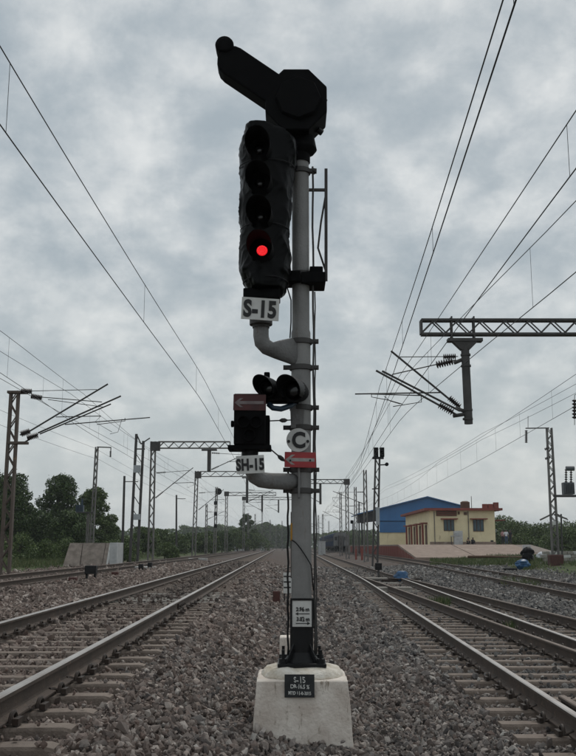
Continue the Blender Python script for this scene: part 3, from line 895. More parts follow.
    ry = np.array([r_[0] for r_ in rows], float)
    yl = SY - .18; mb = MB(); rings = []; nz = 190; na = 120
    for i in range(nz):
        yy = 124 + (297 - 124) * i / (nz - 1)
        l = np.interp(yy, ry, [r_[1] for r_ in rows]); rr = np.interp(yy, ry, [r_[2] for r_ in rows])
        A, B = P(l, yy, yl), P(rr, yy, yl)
        cx_, hx, z = (A.x + B.x) / 2, (B.x - A.x) / 2, A.z
        fade = min(1, i / 8, (nz - 1 - i) / 6)
        # four visors push the sheet forward on the left half
        hood = max(0, math.cos((yy - 150) / 33.0 * 2 * math.pi)) ** .7
        pts = []
        for k in range(na):
            a = 2 * math.pi * k / na
            ca, sa = math.cos(a), math.sin(a)
            ex = 2 / 3.2
            x = cx_ + hx * math.copysign(abs(ca) ** ex, ca)
            dep = .20
            if sa < 0:      # front
                lat = (x - (P(258, yy, yl).x)) / .085
                dep += .04 * math.exp(-lat * lat)
            y = yl + dep * (.3 + .7 * fade) * math.copysign(abs(sa) ** ex, sa)
            p = Vector((x, y, z))
            q = Vector((x * 5, y * 5, z * 3.2))
            f1 = 1 - 2 * abs(mnoise.noise(Vector((x * 7 + z * 3.5, y * 7, z * 2.6)))); f2 = 1 - 2 * abs(mnoise.noise(Vector((x * 15 - z * 9, y * 15, z * 6 + 4)))); f3 = 1 - 2 * abs(mnoise.noise(Vector((x * 34 + z * 12, y * 34, z * 16))))
            fold = .016 * max(0, f1) ** 2 + .007 * max(0, f2) ** 2 + .001 * f3 + mnoise.noise(q * .9) * .014 - .012
            dr = Vector((ca, sa, 0))
            pts.append(p + dr * fold * fade)
        rings.append(pts)
    mb.loft(rings)
    head = part(mb, 'signal_head', 'black_sheet', t, True, label='signal head wrapped in crumpled black sheet')
    lc = P(262, 250, SY - .44)
    for k in range(4):
        q = P(261 - k * .6, 250 - 33.5 * k, SY - .43); ax = Vector((-.05, -1, -.10)).normalized(); r_ = .112
        x_ = Vector((0, 0, 1)).cross(ax).normalized(); y_ = ax.cross(x_)
        mb = MB(); vs_, fs_ = [], []; n_ = 29
        for i_ in range(n_):
            a = R(-50 + 280 * i_ / (n_ - 1)); ln = .06 + .26 * max(0, math.sin(a) * .5 + .5) ** .8
            dr = x_ * math.cos(a) + y_ * math.sin(a)
            for rr_, l_ in ((r_, -.12), (r_ * .97, ln), (r_ * .92, ln), (r_ * .90, -.12)):
                vs_.append(q + dr * rr_ + ax * l_)
        for i_ in range(n_ - 1):
            for j_ in range(4):
                j2 = (j_ + 1) % 4
                fs_.append((i_ * 4 + j_, i_ * 4 + j2, i_ * 4 + 4 + j2, i_ * 4 + 4 + j_))
        mb.add(vs_, fs_); part(mb, 'visor', 'black_matt', head, 40)
        part(MB().loft([ring(q - ax * .02, r_ * .98, 24, ax), ring(q - ax * .01, .052, 24, ax), ring(q - ax * .005, .048, 24, ax)]), 'lamp_plate', 'black_matt', head, 40)
        if k:
            part(MB().loft([ring(q + ax * .0, .046, 20, ax), ring(q + ax * .008, .02, 20, ax)]), 'lamp_glass', 'dark_lens', head, True)
    # cords tied round the sheet
    for yy in (170, 232, 284):
        A, B = P(np.interp(yy, ry, [r_[1] for r_ in rows]), yy, yl), P(np.interp(yy, ry, [r_[2] for r_ in rows]), yy, yl)
        pts = []
        for k in range(29):
            a = 2 * math.pi * k / 28; ca, sa = math.cos(a), math.sin(a)
            pts.append(((A.x + B.x) / 2 + (B.x - A.x) / 2 * 1.01 * math.copysign(abs(ca) ** .62, ca), yl + .215 * math.copysign(abs(sa) ** .62, sa), A.z + .012 * math.sin(3 * a)))
        part(MB().tube(pts, .005, 5, cap=False), 'cord', 'black_paint', head, True)
    part(MB().loft([ring(lc + Vector((0, .014, 0)), .047, 24), ring(lc + Vector((0, .004, 0)), .040, 24), ring(lc + Vector((0, 0, 0)), .02, 24)]), 'red_lamp', 'red_lens', head, True, label='lit round red lamp')
    mb = MB()
    for k in range(19):
        a = 2 * math.pi * k / 12 if k < 12 else 2 * math.pi * (k - 12) / 6
        r_ = .036 if k < 12 else .018
        if k == 18: r_ = 0
        q = lc + Vector((math.cos(a) * r_, .002, math.sin(a) * r_))
        mb.loft([ring(q, .0062, 6), ring(q + Vector((0, -.004, 0)), .003, 6)])
    part(mb, 'lamp_beads', 'red_bead', head)
    # string round the bag
    zt = [281.0, 228.0]
    # --- neck, S-15 plate, cast bracket
    c = P(262, 296, SY - .22)
    part(MB().box(c, (.32, .22, .09)), 'head_base', 'black_matt', t, bev=.012)
    c = P(260.3, 309, SY - .40); rot = Matrix.Rotation(R(6), 3, 'Z') @ Matrix.Rotation(R(2.4), 3, 'Y')
    pl = part(MB().box(c, (.322, .006, .195), rot), 'number_plate', 'white_plate', t, bev=.003)
    letters('S-15', .200, 'letter_black', pl, 'lettering', c + rot @ Vector((-.004, -.005, 0)), rot, bold=.0085, xs=.76, spacing=1.06)
    yb = SY - .17
    part(MB().tube([P(261, 318, yb), P(261, 325, yb), P(261, 325.5, yb), P(261, 328, yb)], [.10, .10, .075, .075], 20), 'bracket_flange', 'galv_dark', t, 40)
    mb = MB(); rings = []
    # section sweeps from a round pipe under the head to a tall web on the post
    for px, py, hw_, hh, ang, Yk in ((261, 325, .068, .068, 90, yb), (261, 336, .068, .068, 90, yb), (262.5, 343, .07, .068, 70, yb), (268, 348, .07, .075, 45, yb + .01), (277, 349.5, .085, .06, 15, yb + .04), (288, 351, .112, .055, 0, yb + .10), (297, 352, .135, .05, 0, SY - .04)):
        q = P(px, py, Yk); an = R(ang)
        nrm = Vector((math.sin(an), 0, math.cos(an)))      # in-plane normal to the sweep
        pts = []
        for k in range(20):
            a = 2 * math.pi * k / 20
            pts.append(q + nrm * math.cos(a) * hw_ + Vector((0, 1, 0)) * math.sin(a) * hh)
        rings.append(pts)
    mb.loft(rings)
    part(mb, 'cast_bracket', 'grey_cast', t, True)
    # --- calling-on lamps with hoods
    for px, py, r_, Yk in ((268.5, 388, .086, SY - .30), (293.5, 390, .104, SY - .32)):
        q = P(px, py, Yk); ax = Vector((-.32, -1, -.04)).normalized()
        mb = MB(); mb.loft([ring(q - ax * .20, r_ * .75, 24, ax), ring(q - ax * .10, r_ * .92, 24, ax), ring(q, r_, 24, ax), ring(q + ax * .02, r_, 24, ax), ring(q + ax * .018, r_ * .86, 24, ax), ring(q - ax * .03, r_ * .80, 24, ax)])
        lm = part(mb, 'hooded_lamp', 'black_matt', t, 40)
        # visor: upper three quarters of a tube, cut back at the bottom
        mb = MB(); vs_, fs_ = [], []; n_ = 25
        x_ = Vector((0, 0, 1)).cross(ax).normalized(); y_ = ax.cross(x_)
        for k in range(n_):
            a = R(-40 + 260 * k / (n_ - 1)); ln = .05 + .20 * max(0, math.sin(a) * .5 + .5)
            dr = x_ * math.cos(a) + y_ * math.sin(a)
            for rr_, l_ in ((r_, 0), (r_ * .98, ln), (r_ * .92, ln), (r_ * .92, 0)):
                vs_.append(q + dr * rr_ + ax * l_)
        for k in range(n_ - 1):
            for j in range(4):
                j2 = (j + 1) % 4
                fs_.append((k * 4 + j, k * 4 + j2, k * 4 + 4 + j2, k * 4 + 4 + j))
        mb.add(vs_, fs_); part(mb, 'visor', 'black_paint', lm, 40)
        part(MB().loft([ring(q + ax * .003, r_ * .7, 20, ax), ring(q + ax * .014, r_ * .35, 20, ax)]), 'lamp_glass', 'dark_lens', lm, True)
    mb = MB().box(P(267, 377, SY - .2), (.05, .06, .08)); mb.box(P(279, 400, SY - .16), (.34, .10, .06)); mb.box(P(272, 393, SY - .2), (.20, .16, .14))
    part(mb, 'lamp_bracket', 'black_matt', t, bev=.01)
    part(MB().tube([P(268.5, 404, SY - .28), P(273, 408, SY - .3), P(281, 409, SY - .28), P(290, 406, SY - .2), P(298, 400, SY - .1)], .024, 10), 'cable_hose', 'blue_hose', t, True)
    # --- stem plate behind the C disc
    mb = MB(); A = [P(290, 405, SY - .09), P(305, 405, SY - .09), P(303, 428, SY - .09), P(291, 428, SY - .09)]
    mb.prism(A, (0, 1, 0), .02); part(mb, 'stem_plate', 'grey_cast', t, bev=.003)
    # --- C disc
    q = P(298.2, 440, SY - .14)
    dk = part(MB().loft([ring(q + Vector((0, .006, 0)), .102, 40), ring(q, .102, 40)]), 'letter_disc', 'white_plate', t)
    letters('C', .185, 'letter_black', dk, 'lettering', q + Vector((.004, -.004, 0)), bold=.007, xs=.9)
    mb = MB()
    for s in (-1, 1):
        mb.tube([q + Vector((s * .082, .004, -.012)), q + Vector((s * .082, -.010, -.012))], .013, 8)
    part(mb, 'bolt', 'letter_black', dk)
    def arrow(parent, c, ln, hh, mat, rot=None, name='arrow'):
        mb = MB(); rot = rot or Matrix.Identity(3)
        def q(x, z): return c + rot @ Vector((x, -.0045, z))
        s_ = hh * .17
        pts = [q(-ln / 2, 0), q(-ln / 2 + hh * .62, hh / 2), q(-ln / 2 + hh * .98, hh / 2), q(-ln / 2 + hh * .52, s_), q(ln / 2, s_), q(ln / 2, -s_), q(-ln / 2 + hh * .52, -s_), q(-ln / 2 + hh * .98, -hh / 2), q(-ln / 2 + hh * .62, -hh / 2)]
        # two convex-ish pieces keep the fill clean
        mb.prism([pts[0], pts[1], pts[2], pts[3]], (0, 1, 0), .003); mb.prism([pts[0], pts[6], pts[7], pts[8]], (0, 1, 0), .003)
        mb.prism([pts[0], pts[3], pts[4], pts[5], pts[6]], (0, 1, 0), .003)
        return part(mb, name, mat, parent)
    # --- red arrow plate under it
    c = P(300.2, 459.8, SY - .145); rot = Matrix.Rotation(R(1.2), 3, 'Y')
    pl = part(MB().box(c, (.268, .006, .132), rot), 'arrow_plate', 'red_plate', t, bev=.003)
    arrow(pl, c + Vector((-.002, 0, 0)), .250, .085, 'white_dirty', rot)
    mb = MB()
    for s in (-1, 1):
        qq = c + Vector((s * .085, -.002, -.006)); mb.tube([qq + Vector((0, .004, 0)), qq + Vector((0, -.010, 0))], .009, 8)
    part(mb, 'bolt', 'letter_black', pl)
    # --- shunt signal box
    Y = SY - .28
    A, B = P(235, 396, Y), P(265.5, 446, Y)
    cx_, cz_ = (A.x + B.x) / 2, (A.z + B.z) / 2
    mb = MB().box((cx_, Y, cz_), (B.x - A.x, .26, A.z - B.z))
    mb.box((B.x - .01, Y + .06, cz_ - .09), (.09, .18, .27))
    mb.tube([(A.x - .005, Y - .03, cz_ - .03), (A.x - .03, Y - .03, cz_ - .03)], .03, 10)
    bx = part(mb, 'shunt_box', 'black_matt', t, bev=.012)
    c = Vector((cx_, Y - .137, P(0, 402.5, Y - .137).z))
    pl = part(MB().box(c, (.272, .008, .135), Matrix.Rotation(R(0.8), 3, 'Y')), 'arrow_plate', 'red_plate_dirty', bx, bev=.002)
    arrow(pl, c + Vector((-.004, -.003, -.002)), .245, .075, 'grey_arrow')
    mb = MB()
    for (dx, dz) in ((-.05, -.03), (.055, -.03), (.0, -.14)):
        q = Vector((cx_ + dx, Y - .13, cz_ + dz)); ax = Vector((0, -1, 0))
        mb.loft([ring(q, .048, 20), ring(q + ax * .05, .05, 20), ring(q + ax * .048, .043, 20), ring(q + ax * .01, .04, 20)])
    part(mb, 'shunt_lamp', 'black_matt', bx, 40)
    mb = MB().box((cx_, Y, P(0, 448.5, Y).z), (.36, .24, .035))
    for s in (-.15, -.05, .07, .16):
        mb.tube([(cx_ + s, Y - .1, P(0, 448, Y).z), (cx_ + s, Y - .1, P(0, 453, Y).z)], .016, 6)
    part(mb, 'box_foot', 'black_matt', bx)
    part(MB().tube([(cx_, Y, P(0, 447, Y).z), (cx_, Y, P(0, 462, Y).z), (cx_, Y, P(0, 471, Y).z)], [.075, .065, .065], 20), 'stand', 'black_paint', bx, 40)
    for a, b in (((267, 421), (292, 420)), ((268, 447), (288, 464))):
        pa, pb = P(*a, Y), P(*b, SY - .1)
        mb = MB().tube([pa, pb], .006, 6); m1, m2 = pa.lerp(pb, .5), pa.lerp(pb, .8)
        mb.tube([m1, m1.lerp(m2, .3), m1.lerp(m2, .7), m2], [.008, .019, .019, .008], 8)
        part(mb, 'turnbuckle_rod', 'galv_dark', t, True)
    c = P(250.3, 464.5, SY - .42); rot = Matrix.Rotation(R(5), 3, 'Z') @ Matrix.Rotation(R(-3.0), 3, 'Y')
    pl = part(MB().box(c, (.232, .006, .150), rot), 'number_plate', 'white_plate', t, bev=.003)
    letters('SH-15', .128, 'letter_black', pl, 'lettering', c + rot @ Vector((-.002, -.005, 0)), rot, bold=.0058, xs=.70, spacing=1.06)
    mb = MB(); pts = [P(252, 466, Y), P(252.5, 471, Y), P(255, 476.5, Y + .01), P(261, 479.8, Y + .04), P(270, 481, Y + .1), P(296, 482, SY - .02)]
    mb.tube(pts, [.066, .066, .066, .067, .068, .073], 20)
    part(mb, 'elbow_pipe', 'grey_cast', t, True)
    mb = MB(); 
    mb.box((P(300, 481, SY).x - .01, SY - .10, P(300, 481, SY).z), (.018, .03, .30))
    part(mb, 'elbow_rib', 'grey_cast', t, bev=.005)
    return t
signal()

# things just behind the signal
def small_things():
    b = P(296.5, 655, 11.3); z0 = gz(b.x, 11.3)
    o = solo(MB().box((b.x, 11.3, z0 + .19), (.40, .30, .62)), 'marker_stone', 'whitewash', 'whitewashed concrete block standing behind the base of the signal', 'marker stone', (b.x, 11.3, z0), bev=.02)
    # white board with black bars on a stake
    b = PX(288, 26, .5); z0 = gz(b.x, 26)
    t = thing('distance_board', 'small white board with black bars on a stake behind the signal post', 'sign', (b.x, 26, z0))
    zz = P(288, 583, 26).z
    br = part(MB().box((b.x, 26, zz), (.26, .02, .56)), 'board', 'white_plate', t, bev=.004)
    for k in range(3):
        part(MB().box((b.x - .02, 25.986, zz + .18 - k * .15), (.20, .004, .035)), 'bar', 'letter_black', br)
    part(MB().box((b.x - .1, 26.02, (z0 + zz) / 2 - .05), (.03, .03, zz - z0 + .6)), 'stake', 'black_paint', t)
    b = PX(276.5, 24.5, .3); z0 = gz(b.x, 24.5)
    solo(MB().box((b.x, 24.5, z0 + .12), (.19, .19, .44)), 'boundary_stone', 'dark_red_block', 'squat dark red block on the ballast left of the signal post', 'marker', (b.x, 24.5, z0), bev=.02)
small_things()
# ------------------------------------------------------------------ overhead line: masts, cantilevers, wires
def insulator_mb(a, b, r=.075, n=7):
    """ribbed rod between a and b"""
    a, b = Vector(a), Vector(b); pts, rs = [], []
    for k in range(n):
        for f, q in ((.15, .35), (.45, 1), (.6, 1), (.9, .35)):
            pts.append(a.lerp(b, (k + f) / n)); rs.append(r * q)
    return MB().tube(pts, rs, 8)
def lattice_mb(base, top, w0, w1, d=.22, step=.55, rail=.09, solid=False):
    """two channels with zigzag lacing on the faces towards and away from the camera"""
    base, top = Vector(base), Vector(top); mb = MB(); H = (top - base).length
    n = max(4, int(H / step))
    def pt(t, s, y):
        c = base.lerp(top, t); w_ = w0 + (w1 - w0) * t
        return c + Vector((s * (w_ / 2 - rail / 2), y, 0))
    for s in (-1, 1):
        mb.bar(pt(0, s, 0), pt(1, s, 0), rail, d, up=(0, 1, 0))
    for y in (-d / 2 + .01, d / 2 - .01):
        for k in range(n):
            s = 1 if k % 2 else -1
            mb.bar(pt(k / n, s, y), pt((k + 1) / n, -s, y), .05, .014, up=(0, 1, 0))
    return mb
def cantilever(t, root_lo, root_hi, reach, zt, mat='galv_dark', r=.030, ins=.55, steady=1.3):
    """one bracket: root_lo/root_hi on the mast, reach = signed x distance, zt = messenger height"""
    lo, hi = Vector(root_lo), Vector(root_hi); s = 1 if reach > 0 else -1
    tip = Vector((lo.x + reach, lo.y, zt))
    d = (tip - lo).normalized()
    part(MB().tube([lo + d * ins, tip + d * .35], r, 8), 'bracket_tube', mat, t, 40)
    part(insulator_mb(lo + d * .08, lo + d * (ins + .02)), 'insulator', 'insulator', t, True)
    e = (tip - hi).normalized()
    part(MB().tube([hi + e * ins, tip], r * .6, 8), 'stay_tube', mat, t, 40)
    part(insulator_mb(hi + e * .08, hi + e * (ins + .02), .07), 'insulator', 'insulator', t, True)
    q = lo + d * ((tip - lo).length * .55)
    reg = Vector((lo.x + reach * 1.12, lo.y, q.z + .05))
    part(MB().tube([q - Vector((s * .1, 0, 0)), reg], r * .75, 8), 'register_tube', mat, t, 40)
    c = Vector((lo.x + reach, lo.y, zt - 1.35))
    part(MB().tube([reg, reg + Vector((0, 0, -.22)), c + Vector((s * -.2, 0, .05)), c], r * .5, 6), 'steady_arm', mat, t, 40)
def mast(label, X, Y, zb, zt, w0=.42, w1=.26, mat='galv', name='catenary_mast', cat='mast', lean=0.0, d=.22, group=None, step=.55, rail=.09):
    t = thing(name, label, cat, (X, Y, zb), group)
    part(lattice_mb((X, Y, zb - .3), (X + lean, Y, zt), w0, w1, d, step, rail), 'post', mat, t)
    return t
def truss(t, a, b, h, mat, n, wch=.07, depth=.28):
    """flat lattice boom: two chord pairs, zigzag lacing, each bar a part"""
    a, b = Vector(a), Vector(b)
    tr = part(MB().bar(a + Vector((0, 0, h / 2)), b + Vector((0, 0, h / 2)), depth, wch), 'top_chord', mat, t)
    part(MB().bar(a - Vector((0, 0, h / 2)), b - Vector((0, 0, h / 2)), depth, wch), 'bottom_chord', mat, t)
    for k in range(n):
        p, q = a.lerp(b, k / n), a.lerp(b, (k + 1) / n); s = 1 if k % 2 else -1
        for y in (-depth / 2 + .02, depth / 2 - .02):
            part(MB().bar(p + Vector((0, y, s * (h / 2 - wch / 2))), q + Vector((0, y, -s * (h / 2 - wch / 2))), .045, .014, up=(0, 1, 0)), 'lacing_bar', mat, t)
    for e in (a, b):
        part(MB().box(e, (.07, depth * .98, h * .98)), 'end_post', mat, t)

def near_left_mast():
    Y = 37.5; X = P(5.0, 566, Y).x; zb = gz(X, Y); zt = P(15, 391, Y).z
    t = mast('brown lattice mast with long cantilever arms at the left edge', X, Y, zb, zt, .46, .40, 'mast_rust', lean=P(15, 391, Y).x - X, step=.50, rail=.10)
    mx_ = lambda z: X + (P(15, 391, Y).x - X) * (z - zb) / (zt - zb)
    part(MB().box((mx_(zt) + .1, Y, zt - .06), (.75, .34, .10)), 'top_plate', 'mast_rust', t)
    part(MB().box((mx_(P(0, 443, Y).z) + .25, Y, P(0, 443, Y).z), (.8, .3, .10)), 'bracket_plate', 'mast_rust', t)
    def tb(pts, r, name, dy=0.0, mat='galv_dark'):
        part(MB().tube([P(px, py, Y + dy) for px, py in pts], r, 8), name, mat, t, 40)
    def ins(a, b, dy=0.0, r=.10):
        part(insulator_mb(P(*a, Y + dy), P(*b, Y + dy), r), 'insulator', 'insulator', t, True)
    tb([(30, 431), (108, 384)], .035, 'bracket_tube', -.3); tb([(38, 433), (121, 396)], .035, 'bracket_tube', .3); tb([(40, 434), (111, 404)], .028, 'bracket_tube', .35)
    tb([(20, 435), (30, 431)], .03, 'bracket_root', -.3); tb([(22, 444), (38, 434)], .035, 'bracket_root', .3)
    ins((21, 434), (30, 431), -.3, .13); ins((27, 438), (38, 435), .3, .13)
    tb([(32, 391), (97, 389.5)], .014, 'stay_tube', -.3); tb([(40, 397), (102, 402)], .018, 'stay_tube', .3); tb([(48, 399.5), (103, 407)], .014, 'stay_tube', .3)
    ins((21, 391), (32, 391.5), -.3, .12); ins((31, 396), (42, 398), .3, .12)
    tb([(56, 417), (101, 416)], .018, 'register_tube', -.3); tb([(65, 424.5), (150, 417.5)], .022, 'register_tube', .3)
    tb([(97, 424.5), (125, 421), (125, 418)], .016, 'steady_arm', .3); tb([(101, 416), (95, 422), (112, 432)], .010, 'steady_arm', -.3)
    tb([(122, 419), (118, 432), (110, 434)], .010, 'steady_arm', .3)
near_left_mast()

def near_right_ttc():
    Y = 29.0
    zc_ = P(421, 327.5, Y).z; h = P(0, 320.5, Y).z - P(0, 334.5, Y).z
    xl, xd = P(421, 327, Y).x, P(465, 350, Y).x; xr = 13.6
    t = thing('catenary_gantry', 'two-track gantry boom entering from the right edge with one hanging drop post', 'gantry', (xr, Y, gz(xr, Y)))
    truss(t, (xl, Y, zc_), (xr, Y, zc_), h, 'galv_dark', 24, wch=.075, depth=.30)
    part(lattice_mb((xr, Y, gz(xr, Y) - .3), (xr, Y, zc_ + .3), .5, .4), 'post', 'galv', t)
    z1, z0 = P(0, 341, Y).z, P(0, 424, Y).z
    mb = MB().box((xd, Y, z1 + .02), (1.12, .32, .10))
    mb.prism([(xd - .42, Y - .12, z1 - .02), (xd + .42, Y - .12, z1 - .02), (xd + .14, Y - .12, z1 - .30), (xd - .14, Y - .12, z1 - .30)], (0, 1, 0), .24)
    for s in (-.42, .30):
        mb.bar((xd + s, Y - .1, z1), (xd + s, Y - .1, zc_ + .35), .05, .05); mb.bar((xd + s, Y + .1, z1), (xd + s, Y + .1, zc_ + .35), .05, .05)
    part(mb, 'hanger_plate', 'galv_dark', t)
    dp = part(MB().tube([(xd, Y, z1 - .1), (xd + .03, Y, z0)], .135, 16), 'drop_post', 'galv_dark', t, 40)
    for yy in (355, 366, 410, 419):
        part(MB().tube([(xd + .01, Y, P(0, yy, Y).z - .03), (xd + .01, Y, P(0, yy, Y).z + .03)], .165, 14), 'band', 'galv_dark', dp)
    def tb(pts, r, name, dy=0.0):
        part(MB().tube([P(px, py, Y + dy) for px, py in pts], r, 8), name, 'galv_dark', t, 40)
    def ins(a, b, dy=0.0, r=.10):
        part(insulator_mb(P(*a, Y + dy), P(*b, Y + dy), r), 'insulator', 'insulator', t, True)
    for dy, lo, tip, hiA, hiB, li in ((-.3, (457, 415), (376, 370.5), (456, 361), (392, 374), ((453, 412), (441, 405))), (-.28, (460, 411), (382, 371), (456, 361), (392, 374), ((452, 408), (446, 402)))):
        tb([lo, tip], .034, 'bracket_tube', dy)
    tb([(460, 408), (391, 351)], .034, 'bracket_tube', .35)
    ins((453, 412.5), (439, 404.5), -.3, .125); ins((460, 407), (449, 397.5), .35, .115)
    tb([(456, 360), (392, 374.5)], .018, 'stay_tube', -.3); ins((453, 361), (436, 365), -.3, .125)
    tb([(458, 356.5), (397, 357)], .014, 'stay_tube', .35); ins((456, 356.5), (443, 357), .35, .105)
    for a, b in (((453, 416), (466, 414)), ((454, 363), (466, 358)), ((456, 408), (466, 412))):
        tb([a, b], .06, 'pivot', 0)
    tb([(355, 394), (441, 392.5)], .022, 'register_tube', .35); tb([(371, 394), (420, 395.5)], .018, 'register_tube', -.3)
    tb([(371.5, 393), (371.5, 397), (388, 400), (402, 404)], .014, 'steady_arm', .35); tb([(421, 396), (421.5, 402), (393, 406.5)], .014, 'steady_arm', -.3)
    tb([(400, 404), (390, 401), (384, 396)], .010, 'steady_arm', .35)
near_right_ttc()

def left_gantry(Y, px_mast, py_top, py_base_, px_end, boom_y0, boom_y1, px_drop, drop_y1, label, mat='galv', reach=2.6, n=14):
    zc_ = (P(0, boom_y0, Y).z + P(0, boom_y1, Y).z) / 2; h = P(0, boom_y0, Y).z - P(0, boom_y1, Y).z
    xm = P(px_mast, py_base_, Y).x; xt = P(px_mast + 3.0, py_top, Y).x; xe = P(px_end, boom_y0, Y).x; xd = P(px_drop, drop_y1, Y).x
    zb = gz(xm, Y); zt = P(0, py_top, Y).z
    t = thing('catenary_gantry', label, 'gantry', (xm, Y, zb))
    part(lattice_mb((xm, Y, zb - .3), (xt, Y, zt), .50, .42, .26, .6, .11), 'post', mat, t)
    part(MB().box((xt + .15, Y, zc_ - .1), (.75, .4, h + .2)), 'knee_box', 'galv_dark', t)
    truss(t, (xt + .4, Y, zc_), (xe, Y, zc_), h, 'galv', n, wch=.085, depth=.3)
    z0 = P(0, drop_y1, Y).z
    mb = MB().box((xd, Y, zc_ - h / 2 - .14), (1.2, .34, .12)); mb.tube([(xd, Y, zc_ - h / 2 - .1), (xd, Y, z0)], .15, 12)
    part(mb, 'drop_post', 'galv_dark', t)
    cantilever(t, (xd + .1, Y, z0 + .15), (xd + .1, Y, z0 + 1.5), reach, z0 + 1.35, ins=.7)
    cantilever(t, (xt + .2, Y, zc_ - 4.2), (xt + .2, Y, zc_ - 2.2), 2.7, zc_ - 2.0, ins=.8)
    return t
left_gantry(72, 150.5, 441.5, 556, 230, 441.8, 448.2, 209, 472, 'left gantry with long lattice boom, nearest of the gantries beyond the signal')
left_gantry(107, 193.8, 471, 548, 262, 471.5, 476.5, 247, 503, 'second gantry from the left, its boom ending behind the SH-15 plate', n=12)

def right_gantry(Y, px, py_top, px_end, by, label):
    x = P(px, 545, Y).x; zb = gz(x, Y); zt = P(0, py_top, Y).z; xe = P(px_end, by, Y).x; zc_ = P(0, by, Y).z
    t = thing('catenary_gantry', label, 'gantry', (x, Y, zb))
    part(lattice_mb((x, Y, zb - .3), (x, Y, zt), .5, .42, .26, .7, .12), 'post', 'galv', t)
    part(MB().box((x, Y, zt - .3), (.75, .4, .75)), 'knee_box', 'galv_dark', t)
    truss(t, (x - .35, Y, zc_), (xe, Y, zc_), .5, 'galv_dark', 10, wch=.10, depth=.3)
    xd = x + (xe - x) * .72
    part(MB().tube([(xd, Y, zc_ - .2), (xd, Y, zc_ - 2.9)], .15, 10), 'drop_post', 'galv_dark', t)
    cantilever(t, (xd, Y, zc_ - 2.7), (xd, Y, zc_ - 1.3), -2.4, zc_ - 1.4, ins=.8)
    return t
right_gantry(118, 347.5, 479.5, 310, 481.5, 'gantry with dark knee box beside the blue train, its boom crossing behind the signal')
def far_left_gantry(Y, px, py_top, px_end, by, label):
    t = right_gantry(Y, px, py_top, px_end, by, label)
far_left_gantry(150, 226, 492, 276, 494, 'third gantry from the left with box top and thin boom')
far_left_gantry(190, 243.5, 497, 292, 498.5, 'far gantry beyond the white lineside cabinets')

